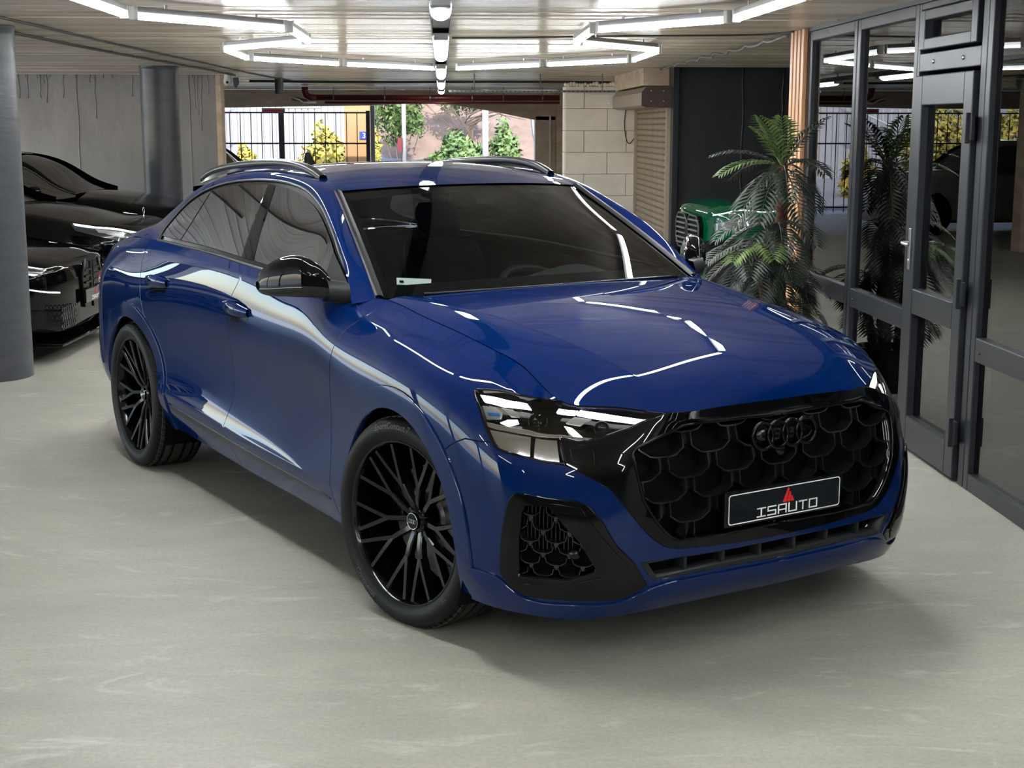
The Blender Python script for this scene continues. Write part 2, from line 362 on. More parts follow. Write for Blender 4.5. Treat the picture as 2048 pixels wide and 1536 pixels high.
for i in range(nl):
    p, q = ring[i], ring[(i + 1) % nl]
    if abs(p[0]) < .1: p = (p[0] + .1 * (1 if q[0] > 0 else -1), p[1])
    if abs(q[0]) < .1: q = (q[0] + .1 * (1 if p[0] > 0 else -1), q[1])
    side_ = 'left' if (p[0] + q[0]) < 0 else 'right'
    mx, my = (p[0] + q[0]) / 2, (p[1] + q[1]) / 2
    if my < 7.9: lb = 'white LED ceiling tube above the blue car, beyond the top edge'
    else:
        ang = 'running away' if abs(p[0] - q[0]) < .1 else 'slanting'
        order = sorted([(ring[j][1] + ring[(j + 1) % nl][1]) for j in range(nl) if ((ring[j][0] + ring[(j + 1) % nl][0]) < 0) == (side_ == 'left') and (ring[j][1] + ring[(j + 1) % nl][1]) / 2 >= 7.9])
        pos = ('first', 'second', 'third', 'fourth', 'fifth', 'sixth', 'seventh')[order.index(p[1] + q[1])]
        lb = 'white LED tube %s, %s from the viewer on the %s half of the ceiling' % (ang, pos, side_)
    tube_lamp(p, q, i, lb)
# unseen tubes added to brighten floor and walls, behind the photographer and both sides
far = [((-1.7, 2.2), (-.95, 1.1)), ((.95, 1.1), (1.7, 2.2)), ((-.95, 1.1), (-.95, -.3)), ((.95, 1.1), (.95, -.3)), ((-.95, -.3), (-1.72, -1.4)), ((.95, -.3), (1.72, -1.4)), ((-1.72, -1.4), (-1.72, -2.8)), ((1.72, -1.4), (1.72, -2.8))]
for dx in (-5.2,):
    for k in range(3): far.append(((dx + .7 * (k % 2), -2.5 + 2.3 * k), (dx + .7 * ((k + 1) % 2), -1.4 + 2.3 * k)))
far += [((-6.0, 12.6), (-6.0, 14.0)), ((-6.6, 14.6), (-6.0, 15.8)), ((-6.3, 16.4), (-6.3, 17.8)), ((-7.6, 16.4), (-7.6, 17.8)), ((2.1, 1.4), (2.1, 2.8)), ((2.15, 3.1), (2.15, 4.4)), ((2.2, -.4), (2.2, 1.0))]
for i, (p, q) in enumerate(far): tube_lamp(p, q, 90 + i, 'added white LED ceiling tube outside the picture, brightening the garage')
# row of hanging strip lamps down the middle
tr = tag(box('lamp_rail', -.062, .062, 3.0, 28.9, 2.435, 2.452, 'tray'), 'grey metal rail carrying the middle row of ceiling lamps', 'rail')
for x in (-.062, .054): box('rail_flange', x, x + .008, 3.0, 28.9, 2.412, 2.436, 'tray', tr)
for k in range(12): MB().box(-.01, .01, 3.4 + 2.3 * k, 3.415 + 2.3 * k, 2.45, H + .01).build('hanger', 'bracket', tr)
names = ('out of the picture above', 'cut by the top edge of the picture', 'second of the middle row', 'third of the middle row', 'fourth of the middle row', 'farthest of the middle row')
for k in range(5):
    y0 = 4.95 + 4.85 * k; L = 2.85 if k < 4 else 1.3
    if k == 0: y0, L = 7.15, .62
    t = empty('strip_lamp', (.0, y0, 2.393))
    prof = [(.055 * math.cos(a), .05 * math.sin(a)) for a in np.linspace(math.pi, 2 * math.pi, 13)]
    G = []
    for yy, s in ((0, .3), (.02, .7), (.06, .92), (.12, 1), (L - .12, 1), (L - .06, .92), (L - .02, .7), (L, .3)): G.append([(x * s, yy, z * s) for x, z in prof])
    MB().grid(G).build('diffuser', 'lamp_glow', t, True)
    for ya in (-.12, L): MB().box(-.05, .05, ya, ya + .12, -.03, .01).build('end_housing', 'lamp_body', t, bevel=.01)
    MB().box(-.058, .058, -.12, L + .12, 0, .012).build('tray', 'lamp_body', t)
    tag(t, 'frosted strip lamp under the middle ceiling rail, ' + names[k + 1], 'lamp', 'strip lamps of the middle row')

# ---------------------------------------------------------------- shutter
t = empty('roller_shutter', (2.765, 19.1, 0)); tag(t, 'brown metal roller shutter with box beside the white block wall', 'shutter')
box('guide_rail', -.05, .02, -1.56, -1.49, 0, 2.06, 'shutter_box', t, .004); box('guide_rail', -.05, .02, 1.33, 1.4, 0, 2.06, 'shutter_box', t, .004)
sl = None
for i in range(27):
    if sl is None:
        prof = [(0, 0), (-.014, .008), (-.02, .03), (-.018, .055), (-.006, .07), (0, .074)]
        m_ = MB().grid([[(x, y, z) for x, z in prof] for y in (-1.5, 1.34)]); sl = m_.build('slat', 'shutter', t, True); o = sl
    else: o = clone(sl, t)
    o.location = (0, 0, .02 + i * .0755)
bxm = MB().prism([(-.36, 2.05), (-.36, 2.2), (-.3, 2.27), (.0, 2.27), (.0, 2.03), (-.3, 2.03)], 3.0, (0, -1.6, 0), (1, 0, 0), (0, 0, 1), (0, 1, 0)); bxm.build('shutter_box', 'shutter_box', t, bevel=.006)
MB().prism([(-.365, 2.045), (-.365, 2.205), (-.303, 2.275), (.0, 2.275), (.0, 2.025), (-.305, 2.025)], .02, (0, -1.625, 0), (1, 0, 0), (0, 0, 1), (0, 1, 0)).build('end_plate', 'box_end', t, bevel=.003)
for x, z in ((-.25, 2.1), (-.25, 2.22), (-.1, 2.1), (-.1, 2.22)): MB().lathe([(.001, -.008), (.009, -.006), (.009, 0)], 10, 'y', (x, -1.625, z)).build('screw', 'steel', t, True)
MB().box(-.44, -.36, 1.25, 1.27, 2.1, 2.13).build('eye_bracket', 'steel', t, bevel=.003)

# ---------------------------------------------------------------- pipes, conduits, cameras
t = tag(empty('sprinkler_pipe', (0, 26, 2.29)), 'dark red sprinkler pipe running across under the ceiling', 'pipe')
MB().tube([(-2.2, 0, .0), (2.1, 0, .0)], .055, 14).build('main_pipe', 'pipe', t, True); MB().tube([(-2.05, -.06, -.085), (2.1, -.06, -.085)], .022, 10).build('branch_pipe', 'pipe', t, True)
MB().tube([(-2.2, 0, 0), (-2.3, 0, 0), (-2.38, 0, .04), (-2.4, 0, .12), (-2.4, 0, .185)], .06, 12).build('elbow', 'pipe', t, True)
MB().tube([(-2.62, -.08, -.01), (-2.36, -.04, -.07)], .035, 10).build('drain_stub', 'pipe', t, True)
MB().tube([(-2.62, -.1, .0), (-2.5, -.09, -.04), (-2.42, -.09, -.09), (-2.2, -.09, -.085)], .02, 6).build('white_wrap', 'white', t, True)
for x in (-1.9, -1.0, -.2, .55, 1.1, 1.8):
    MB().lathe([(.06, -.012), (.063, -.01), (.063, .01), (.06, .012)], 16, 'x', (x, 0, 0)).box(x - .006, x + .006, -.004, .004, .05, .19).build('clamp', 'bracket', t, True)
t = tag(box('cable_tray', .1, 2.38, 19.95, 20.0, 2.255, 2.285, 'tray'), 'perforated grey metal strut running from the lamps to the block wall', 'cable tray')
for i in range(36): box('perforation', .14 + .061 * i, .165 + .061 * i, 19.945, 19.952, 2.263, 2.276, 'gasket', t)
for x in (.45, 1.35, 2.2): MB().tube([(x, 19.975, 2.28), (x, 19.975, H + .01)], .006, 6).build('threaded_rod', 'bracket', t, True)
def cable(name, pts, r, label, m='cable'):
    P = spl(pts, 40) if len(pts) > 2 else pts
    return tag(MB().tube(P, r, 6).build(name, m, None, True), label, 'cable')
def spl(P, n):
    P = np.array(P, float); t = np.r_[0, np.cumsum(np.linalg.norm(np.diff(P, axis=0), axis=1))]
    return seval(t, P, nspline(t, P), np.linspace(0, t[-1], n))
def nspline(t, y):
    n = len(t); h = np.diff(t); A = np.eye(n); B = np.zeros_like(y)
    for i in range(1, n - 1):
        A[i, i - 1] = h[i - 1]; A[i, i] = 2 * (h[i - 1] + h[i]); A[i, i + 1] = h[i]
        B[i] = 6 * ((y[i + 1] - y[i]) / h[i] - (y[i] - y[i - 1]) / h[i - 1])
    return np.linalg.solve(A, B.reshape(n, -1)).reshape(y.shape)
def seval(t, y, M, q):
    q = np.asarray(q, float); i = np.clip(np.searchsorted(t, q, side='right') - 1, 0, len(t) - 2)
    h = t[i + 1] - t[i]; a = (t[i + 1] - q) / h; b = (q - t[i]) / h; sh = (-1,) + (1,) * (y.ndim - 1)
    a = a.reshape(sh); b = b.reshape(sh); h = h.reshape(sh)
    return a * y[i] + b * y[i + 1] + ((a ** 3 - a) * M[i] + (b ** 3 - b) * M[i + 1]) * h * h / 6
zc = H - .012
cable('ceiling_cable', [(-3.4, 9.2, zc), (-3.2, 11, zc), (-3.15, 13, zc), (-3.0, 16, zc), (-2.9, 18, zc), (-2.85, 20.5, zc)], .014, 'thick dark cable along the ceiling from the left column to the corner camera')
cable('ceiling_cable', [(-2.85, 7.9, zc), (-2.8, 10, zc), (-2.75, 13, zc), (-2.6, 17, zc), (-2.5, 20.3, zc), (-2.3, 23, zc)], .011, 'thin cable with clips on the left part of the ceiling')
cable('ceiling_cable', [(-2.9, 22.4, 2.47), (-1, 22.5, 2.46), (1, 22.5, 2.47), (2.6, 22.4, 2.46)], .02, 'dark conduit crossing under the far ceiling above the red pipe')
cable('ceiling_cable', [(.09, 11.6, 2.487), (.45, 11.55, 2.487), (.7, 11.5, 2.488), (.98, 11.4, 2.487), (1.9, 11.2, 2.488), (2.5, 11.0, 2.488), (2.58, 10.7, 2.488)], .008, 'thin black cable from the lamp row to the glass wall corner')
P = [(2.6, 10.98 + t * 6.4, 2.47 + .012 * math.sin(t * 60)) for t in np.linspace(0, 1, 60)]
tag(MB().tube([(x + .03 * math.sin(i * .9) * .6, y, z) for i, (x, y, z) in enumerate(P)], .012, 6).build('twisted_cable', 'bracket', None, True), 'twisted grey cable along the ceiling edge from the wood slats to the shutter', 'cable')
cable('drop_cable', [(2.62, 20.575, 2.1), (2.60, 20.575, 1.7), (2.66, 20.575, 1.56), (2.72, 20.575, 1.62), (2.73, 20.575, 2.0)], .007, 'loop of thin cable hanging left of the shutter')
t = tag(empty('drain_pipe_stub', (-2.4, 21.9, 0)), 'short grey vertical pipe stub hanging from the ceiling by the opening', 'pipe')
MB().tube([(0, 0, 2.27), (0, 0, H + .01)], .062, 16, cap=False).build('pipe_wall', 'column', t, True); MB().tube([(0, 0, 2.28), (0, 0, H)], .055, 16).build('pipe_inside', 'gasket', t, True)
t = tag(empty('security_camera', (-2.93, 20.35, 2.4)), 'small white security camera under the ceiling at the grey wall corner', 'camera')
MB().lathe([(.045, .1), (.05, .04), (.06, .02), (.058, -.02), (.03, -.055), (.001, -.06)], 18, 'z').build('dome', 'white', t, True)
MB().lathe([(.001, -.062), (.018, -.06), (.02, -.045)], 12, 'y', (0, 0, -.01)).build('lens', 'gasket', t, True)
MB().prism([(0.07, .05), (.15, .06), (.16, -.02), (.12, -.09), (.08, -.06)], .05).build('speaker_horn', 'column', t, bevel=.01)
# ---------------------------------------------------------------- gate and outdoors
# ================================================================ THE BLUE SUV
mat('paint', (.002, .014, .065), .5, .0, spec=.0, coat=1.0, coat_rough=.008)
mat('gloss', (.0015, .0015, .002), .03, spec=.25)
mat('satin', (.002, .002, .0025), .22, spec=.3)
mat('plastic', (.012, .0125, .0135), .45, spec=.3)
mat('tint_glass', (.004, .004, .005), .01, spec=1.0, ior=2.2)
mat('rubber', (.006, .006, .006), .5, spec=.15)
mat('tread', (.045, .045, .04), .75, spec=.2)
mat('rubber_text', (.03, .03, .028), .5)
mat('rim', (.002, .002, .0025), .12, spec=.32)
mat('disc', (.12, .115, .11), .4, .9)
mat('red', (.45, .01, .012), .35)
mat('chrome', (.55, .55, .55), .1, 1)
mat('grille_rib', (.006, .006, .0065), .25, spec=.6)
mat('silver', (.55, .56, .57), .3, 1)
mat('rail', (.05, .05, .052), .3, .6)
mat('drl', (1, 1, 1), .3, emit=(1, .98, .92), estr=3.2)
mat('lamp_grey', (.35, .36, .36), .3, .3)
mat('lamp_blue', (.02, .15, .5), .3)
mat('interior', (.012, .012, .013), .7)
mat('dash', (.02, .024, .022), .75)
mat('seat', (.01, .01, .011), .6)
mat('plate_face', (.002, .003, .006), .12, coat=1, coat_rough=.02)
mat('print_white', (.8, .82, .8), .5)
mat('print_red', (.6, .01, .015), .5)
mat('tail_red', (.25, .004, .006), .15, coat=1)
glass_mat('windscreen', (.62, .68, .66), 0, 1.5)
glass_mat('lens', (.9, .9, .9), 0, 1.45)
N_, L_, b_ = nodes(MATS['paint'])
b_.inputs['Coat IOR'].default_value = 1.38
fl = N_.new('ShaderNodeTexNoise'); fl.inputs['Scale'].default_value = 2200; fl.inputs['Detail'].default_value = 1
tc_ = N_.new('ShaderNodeTexCoord'); L_.new(tc_.outputs['Object'], fl.inputs['Vector'])
cr_ = N_.new('ShaderNodeValToRGB'); cr_.color_ramp.elements[0].color = (.0002, .0072, .050, 1); cr_.color_ramp.elements[1].color = (.0005, .012, .077, 1)
L_.new(fl.outputs['Fac'], cr_.inputs[0]); L_.new(cr_.outputs[0], b_.inputs['Base Color'])

SUV = empty('suv_car', (.67224, 5.57942, 0), math.radians(-60.15))
tag(SUV, 'glossy dark blue SUV with black wheels parked in the middle of the garage', 'car')
# body control net: stations rear centre -> right side -> nose centre, nodes bottom -> top (x, half width, z)
def side(x,*yz): return [(x,yz[2*i],yz[2*i+1]) for i in range(9)]
ST=[
 [(-4.00,0,.38),(-4.02,0,.45),(-4.03,0,.52),(-4.03,0,.6),(-4.0,0,.74),(-3.98,0,.9),(-3.97,0,1.02),(-3.96,0,1.10),(-3.93,0,1.14)],
 [(-3.97,.45,.38),(-3.99,.45,.45),(-4.0,.45,.52),(-4.0,.45,.6),(-3.97,.45,.74),(-3.95,.44,.9),(-3.93,.43,1.02),(-3.92,.42,1.10),(-3.90,.40,1.14)],
 [(-3.86,.80,.36),(-3.89,.82,.43),(-3.90,.83,.5),(-3.90,.83,.58),(-3.88,.82,.73),(-3.86,.81,.9),(-3.84,.79,1.02),(-3.83,.75,1.11),(-3.82,.70,1.15)],
 side(-3.6,.89,.33,.935,.40,.955,.48,.96,.57,.96,.72,.955,.90,.925,1.03,.86,1.135,.79,1.18),
 side(-3.3,.91,.30,.95,.38,.972,.47,.975,.57,.98,.72,.982,.90,.965,1.03,.905,1.15,.84,1.205),
 side(-3.0,.91,.28,.955,.36,.98,.46,.975,.57,.98,.72,.988,.90,.975,1.03,.92,1.16,.865,1.22),
 side(-2.5,.91,.275,.95,.36,.978,.465,.957,.565,.953,.72,.968,.90,.965,1.04,.93,1.175,.885,1.22),
 side(-2.0,.91,.262,.945,.345,.976,.445,.949,.55,.941,.72,.955,.90,.955,1.04,.93,1.17,.90,1.215),
 side(-1.5,.91,.245,.945,.33,.975,.42,.947,.515,.94,.72,.955,.90,.953,1.03,.93,1.15,.905,1.195),
 side(-1.0,.91,.238,.945,.32,.973,.412,.955,.475,.943,.70,.957,.88,.955,1.01,.925,1.13,.90,1.17),
 side(-.7,.91,.228,.948,.315,.970,.40,.968,.46,.955,.68,.965,.87,.96,.995,.92,1.115,.885,1.155),
 side(-.45,.91,.222,.95,.31,.973,.39,.972,.455,.968,.66,.977,.86,.955,.99,.885,1.095,.79,1.148),
 side(-.2,.91,.222,.95,.31,.975,.39,.975,.47,.975,.68,.985,.87,.945,1.0,.875,1.078,.775,1.118),
 side(.1,.92,.22,.955,.31,.978,.40,.98,.50,.985,.70,.988,.86,.945,.972,.865,1.043,.760,1.077),
 side(.35,.93,.22,.96,.32,.98,.42,.985,.53,.988,.70,.978,.84,.93,.935,.85,1.0,.745,1.035),
 [(.53,.905,.215),(.55,.942,.31),(.55,.957,.42),(.55,.958,.53),(.55,.952,.69),(.545,.93,.80),(.53,.885,.89),(.52,.82,.955),(.504,.735,.995)],
 [(.67,.835,.21),(.70,.87,.31),(.705,.882,.42),(.705,.882,.53),(.70,.868,.67),(.69,.842,.76),(.68,.805,.83),(.675,.765,.885),(.681,.72,.921)],
 [(.79,.725,.21),(.832,.745,.31),(.842,.75,.42),(.842,.75,.53),(.832,.735,.66),(.822,.71,.75),(.807,.68,.82),(.795,.645,.875),(.79,.61,.908)],
 [(.86,.59,.22),(.91,.61,.31),(.925,.612,.42),(.925,.612,.53),(.92,.597,.65),(.91,.577,.74),(.895,.555,.81),(.88,.53,.865),(.87,.51,.897)],
 [(.89,.43,.23),(.945,.46,.31),(.957,.46,.42),(.957,.46,.53),(.953,.45,.64),(.945,.44,.73),(.93,.43,.80),(.92,.42,.855),(.912,.41,.889)],
 [(.908,.22,.235),(.958,.23,.31),(.969,.23,.42),(.969,.23,.53),(.966,.23,.64),(.956,.225,.73),(.94,.22,.80),(.931,.215,.855),(.918,.21,.89)],
 [(.915,0,.235),(.964,0,.31),(.974,0,.42),(.974,0,.53),(.971,0,.64),(.961,0,.73),(.944,0,.80),(.935,0,.855),(.922,0,.89)],
]
UV = dict(
    head=[(5.14,6.252),(5.304,6.987),(5.426,8),(5.63,8),(5.819,7.966),(5.844,7.848),(5.714,6.521),(5.617,5.82),(5.559,5.69),(5.502,5.825),(5.523,5.202),(5.538,4.701),(5.491,4.724),(5.418,4.762),(5.363,4.755),(5.312,4.73),(5.291,4.797),(5.275,4.91),(5.236,5.314),(5.199,5.701),(5.155,6.041)],
    frame_out=[(5.844,7.848),(5.714,6.521),(5.617,5.82),(5.559,5.69),(5.502,5.825),(5.523,5.202),(5.544,4.677),(5.619,4.323),(5.681,4.031),(5.725,3.656),(5.775,3.175),(5.832,2.604),(5.871,2.322),(5.918,2.194),(6.158,2.055),(6.336,2.042)],
    gr_in=[(6.258,6.729),(6.08,6.828),(5.993,6.888),(5.916,6.814),(5.828,6.199),(5.746,5.57),(5.737,5.347),(5.752,4.791),(5.788,3.753),(5.834,3.161),(5.884,2.63),(5.914,2.466),(6.098,2.427),(6.334,2.47)],
    int_out=[(5.389,3.669),(5.368,3.502),(5.347,2.751),(5.334,1.389),(5.373,0.93),(5.442,0.679),(5.563,0.687),(5.713,0.721),(5.764,0.812),(5.818,1.199),(5.77,1.901),(5.717,2.451),(5.67,3.149),(5.623,3.536),(5.588,3.639),(5.498,3.656),(5.434,3.701)],
    int_in=[(5.427,3.45),(5.499,3.471),(5.547,3.157),(5.601,2.652),(5.655,1.781),(5.642,1.641),(5.573,1.379),(5.403,1.362),(5.405,2.571),(5.414,3.26)],
    low=[(5.779,1.894),(5.821,1.901),(5.907,1.904),(6.091,1.875),(6.292,1.888),(6.337,1.887),(6.343,1.321),(6.298,1.325),(6.096,1.364),(5.949,1.362),(5.825,1.312)],
    seam=[(5.275,4.91),(5.235,4.767),(5.174,4.665),(5.115,4.599),(5.155,3.955),(5.195,3.397),(5.223,2.88),(5.238,1.498)],
    lip=[(5.178,1.245),(5.329,1.183),(5.372,0.853)],
    sens=[(5.538,5.585),(5.61,5.462),(5.627,4.784),(5.56,4.842)],
    hatch=[(5.744,2.972),(5.758,2.992),(5.794,2.968),(5.82,2.586),(5.772,2.588),(5.749,2.798)],
    cam=[(5.568,2.487)],
    strip=[(2.247,1.639),(2.274,1.537),(2.63,1.513),(2.965,1.507),(3.579,1.406),(4.009,1.385),(4.11,1.281),(4.068,1.155),(3.56,1.152),(2.939,1.202),(2.603,1.222),(2.294,1.216)],
    rshut=[(1.828,6.627),(1.923,5.902),(1.936,5.125),(1.949,4.52),(2.007,3.986),(2.084,3.134),(2.225,2.02)],
    drl1=[(5.168,6.182),(5.267,6.507),(5.339,6.848),(5.339,6.686),(5.271,6.26),(5.195,6.053)],
    drl1b=[(5.3,6.691),(5.337,6.884),(5.359,6.799),(5.327,6.605)],
    drl2=[(5.436,7.531),(5.505,7.639),(5.504,7.328),(5.44,7.267)],
    drl3=[(5.512,7.697),(5.645,7.378),(5.762,7.215),(5.751,6.887),(5.637,6.976),(5.512,7.343)],
    grey1=[(5.265,6.178),(5.303,6.343),(5.336,6.253),(5.308,6.084)],
    brt1=[(5.283,5.657),(5.305,5.88),(5.336,6.07),(5.343,5.985),(5.312,5.69)],
    grey2=[(5.493,6.725),(5.51,7.162),(5.571,7.077),(5.543,6.633)],
    brt2=[(5.493,6.522),(5.521,6.446),(5.566,6.0),(5.546,5.94),(5.514,6.246)],
    bar=[(5.225,5.4),(5.293,5.56),(5.395,5.878),(5.496,5.987),(5.6,5.9),(5.59,5.801),(5.491,5.857),(5.384,5.671),(5.279,5.376),(5.236,5.314)],
    blue=[(5.227,5.751),(5.27,5.923),(5.273,5.861),(5.234,5.693)],
    grey3=[(5.193,5.892),(5.241,6.038),(5.274,6.021),(5.276,5.801),(5.228,5.545)],
    low1=[(5.253,5.249),(5.403,5.627),(5.419,4.867),(5.353,4.797),(5.315,4.793),(5.286,4.936)],
    low2=[(5.42,5.649),(5.49,5.713),(5.517,4.819),(5.434,4.821)],
    fhand=[(3.011,5.533),(3.041,5.743),(3.116,5.949),(3.214,5.999),(3.286,5.896),(3.306,5.632),(3.289,5.489),(3.207,5.414),(3.17,5.29),(3.11,5.264),(3.089,5.431)],
    rhand=[(1.985,5.813),(2.013,5.988),(2.089,6.142),(2.176,6.108),(2.257,6.002),(2.282,5.811),(2.25,5.584),(2.169,5.607),(2.121,5.482),(2.067,5.505),(2.051,5.73)],
)
class Surf:
    """C2 tensor spline through the control net, with creases at some levels"""
    breaks = (2, 7)
    def __init__(s, ST):
        P = np.array(ST, float); P[:, :, 1] *= -1; m = P * np.array([1, -1, 1]); P = np.concatenate([m[1:4][::-1], P, m[-4:-1][::-1]], 0)
        d = np.linalg.norm(np.diff(P, axis=0), axis=2).mean(1); t = np.r_[0, np.cumsum(d)]; s.t = t - t[3]; s.L = s.t[3 + len(ST) - 1]
        s.P = P; s.M = nspline(s.t, P); s.k = np.arange(P.shape[1], dtype=float)
        U, V = np.meshgrid(np.linspace(0, s.L, 300), np.linspace(0, 8, 50)); s.U, s.V = U.ravel(), V.ravel(); s.Q = s(s.U, s.V)
    def __call__(s, u, v):
        u = np.atleast_1d(np.asarray(u, float)); v = np.atleast_1d(np.asarray(v, float))
        Y = np.transpose(seval(s.t, s.P, s.M, u), (1, 0, 2)); n = len(u); j = np.arange(n)
        i = np.clip(np.floor(v).astype(int), 0, len(s.k) - 2); b = v - i; a = 1 - b
        br = [0] + list(s.breaks) + [len(s.k) - 1]; out = np.zeros((n, 3)); a = a[:, None]; b = b[:, None]
        for lo, hi in zip(br[:-1], br[1:]):
            M = np.zeros_like(Y)
            if hi - lo > 1: M[lo:hi + 1] = nspline(s.k[lo:hi + 1], Y[lo:hi + 1])
            m = (i >= lo) & (i < hi); q = j[m]; ii = i[m]
            out[m] = a[m] * Y[ii, q] + b[m] * Y[ii + 1, q] + ((a[m] ** 3 - a[m]) * M[ii, q] + (b[m] ** 3 - b[m]) * M[ii + 1, q]) / 6
        return out
    def d(s, u, v, e=4e-3):
        return (s(u + e, v) - s(u - e, v)) / (2 * e), (s(u, v + e * 6) - s(u, v - e * 6)) / (12 * e)
    def normal(s, u, v):
        a, b = s.d(u, v); n = np.cross(a, b); return n / np.linalg.norm(n, axis=1)[:, None]
    def find(s, p, ax):
        """(u,v) of the surface point whose coordinates on axes ax are p"""
        out = []
        for q in np.atleast_2d(p):
            m = np.full(len(s.U), True) if ax == (1, 2) and False else (s.Q[:, 0] > .4 if ax == (1, 2) else np.full(len(s.U), True))
            dd = ((s.Q[:, ax] - q) ** 2).sum(1) + np.where(m, 0, 9); i = dd.argmin(); x = np.array([s.U[i], s.V[i]])
            for _ in range(12):
                f = lambda x: s(x[:1], x[1:])[0, list(ax)] - q
                r = f(x); J = np.stack([(f(x + [1e-4, 0]) - r) / 1e-4, (f(x + [0, 1e-4]) - r) / 1e-4], 1)
                x = x + np.clip(np.linalg.lstsq(J, -r, rcond=None)[0], -.1, .1); x[1] = np.clip(x[1], 0, 8)
            out.append(x)
        return np.array(out)
S = Surf(ST)
def xz(*p): return [tuple(q) for q in S.find(p, (0, 2))]
def yz(*p): return [tuple(q) for q in S.find([(-abs(a), b) for a, b in p], (1, 2))]
VS = .14       # metres per v step, for isotropic triangles
def inside(P, poly):
    x, y = P[:, 0], P[:, 1]; c = np.zeros(len(P), bool); q = np.roll(poly, -1, axis=0)
    for (x0, y0), (x1, y1) in zip(poly, q):
        if y0 != y1:
            m = (y0 > y) != (y1 > y); c ^= m & (x < (x1 - x0) * (y - y0) / (y1 - y0) + x0)
    return c
def curve(p, n=None):
    p = np.array(p, float) * [1, VS]; n = n or max(8, int(np.linalg.norm(np.diff(p, axis=0), axis=1).sum() / .02)); return [tuple(q) for q in spl(p, n) / [1, VS]]
def dense(poly, step=.03):
    out = []
    for a, b in zip(poly, poly[1:] + poly[:1]):
        a, b = np.array(a, float), np.array(b, float); k = max(1, int(np.hypot(*((b - a) * [1, VS])) / step))
        out += [a + (b - a) * i / k for i in range(k)]
    o = np.array(out); keep = np.linalg.norm((o - np.roll(o, 1, 0)) * [1, VS], axis=1) > 1e-5
    return o[keep]
def signed(o): return .5 * np.sum(o[:, 0] * np.roll(o[:, 1], -1) - np.roll(o[:, 0], -1) * o[:, 1])
def tri_region(poly, holes, du=.035, dv=.25):
    sc = np.array([1, VS]); loops = [poly] + holes
    V = np.concatenate(loops); E = []; k = 0
    for l in loops: E += [(k + i, k + (i + 1) % len(l)) for i in range(len(l))]; k += len(l)
    lo, hi = poly.min(0), poly.max(0)
    gu, gv = np.meshgrid(np.arange(math.floor(lo[0] / du) * du, hi[0], du), np.arange(math.floor(lo[1] / dv) * dv, hi[1] + dv, dv)); G = np.stack([gu.ravel(), gv.ravel()], 1)
    m = inside(G, poly)
    for h in holes: m &= ~inside(G, h)
    G = G[m]
    if len(G):
        D = np.min(np.linalg.norm((G[:, None] - V[None]) * sc, axis=2), axis=1); G = G[D > .010]
    A = np.concatenate([V, G])
    r = delaunay_2d_cdt([Vector(p) for p in (A * sc).tolist()], E, [], 0, 1e-6)
    P = np.array([v[:] for v in r[0]]) / sc; T = np.array([f for f in r[2]])
    c = P[T].mean(1); m = inside(c, poly)
    for h in holes: m &= ~inside(c, h)
    T = T[m]
    a = P[T]; ar = (a[:, 1, 0] - a[:, 0, 0]) * (a[:, 2, 1] - a[:, 0, 1]) - (a[:, 2, 0] - a[:, 0, 0]) * (a[:, 1, 1] - a[:, 0, 1])
    T = T[abs(ar) > 1e-9]; ar = ar[abs(ar) > 1e-9]; T[ar < 0] = T[ar < 0][:, ::-1]
    return P, T
def loop_shift(l, g):
    """move a ccw loop inwards by g metres on the surface"""
    if not g: return l
    P = S(l[:, 0], l[:, 1]); n = S.normal(l[:, 0], l[:, 1]); t = np.roll(P, -1, 0) - np.roll(P, 1, 0); o = np.cross(t, n); o /= np.linalg.norm(o, axis=1)[:, None] + 1e-9
    du, dv = S.d(l[:, 0], l[:, 1]); r = l.copy()
    for i in range(len(l)):
        J = np.stack([du[i], dv[i]], 1); r[i] += np.linalg.lstsq(J, -o[i] * g, rcond=None)[0]
    return r
def panel_geo(poly, holes=(), off=0., thick=.012, gap=.0026, bulge=None, du=.035, dv=.25, edge=True, flat=None):
    loops = []
    for i, l in enumerate([poly] + list(holes)):
        o = dense(list(map(tuple, l)))
        if (signed(o) < 0) != (i > 0): o = o[::-1]
        lim = o[:, 0] > S.L - 1e-4
        o = loop_shift(o, gap); o[:, 1] = np.clip(o[:, 1], -.2, 8.15); o[lim, 0] = S.L; loops.append(o)
    P, T = tri_region(loops[0], loops[1:], du, dv)
    N = S.normal(P[:, 0], P[:, 1]); Q = S(P[:, 0], P[:, 1]) + N * off
    if bulge is not None: Q += N * bulge(P, Q)[:, None]
    Q[P[:, 0] > S.L - 1e-4, 1] = 0
    V, F, NN = [Q], [tuple(t) for t in T], [N]; k = len(Q)
    if edge:
        for l in loops:
            n = S.normal(l[:, 0], l[:, 1]); p = S(l[:, 0], l[:, 1]) + n * off
            if bulge is not None: p += n * bulge(l, p)[:, None]
            t = np.roll(p, -1, 0) - np.roll(p, 1, 0); o = np.cross(t, n); o /= np.linalg.norm(o, axis=1)[:, None] + 1e-9; m = len(l)
            V += [p, p + o * .0012 - n * .0018, p - n * thick]; nn = (n + o); nn /= np.linalg.norm(nn, axis=1)[:, None]; NN += [n, nn, o]
            for a, b in ((0, 1), (1, 2)):
                F += [(k + a * m + i, k + b * m + i, k + b * m + (i + 1) % m, k + a * m + (i + 1) % m) for i in range(m) if not (l[i, 0] > S.L - 1e-4 and l[(i + 1) % m, 0] > S.L - 1e-4)]
            k += 3 * m
    return np.concatenate(V), F, np.concatenate(NN)
def mirror_geo(g):
    V, F, N = g; s = np.array([1, -1, 1]); return V * s, [f[::-1] for f in F], N * s
def join_geo(*gs):
    V, F, N, k = [], [], [], 0
    for v, f, n in gs: V.append(v); N.append(n); F += [tuple(i + k for i in q) for q in f]; k += len(v)
    return np.concatenate(V), F, np.concatenate(N)
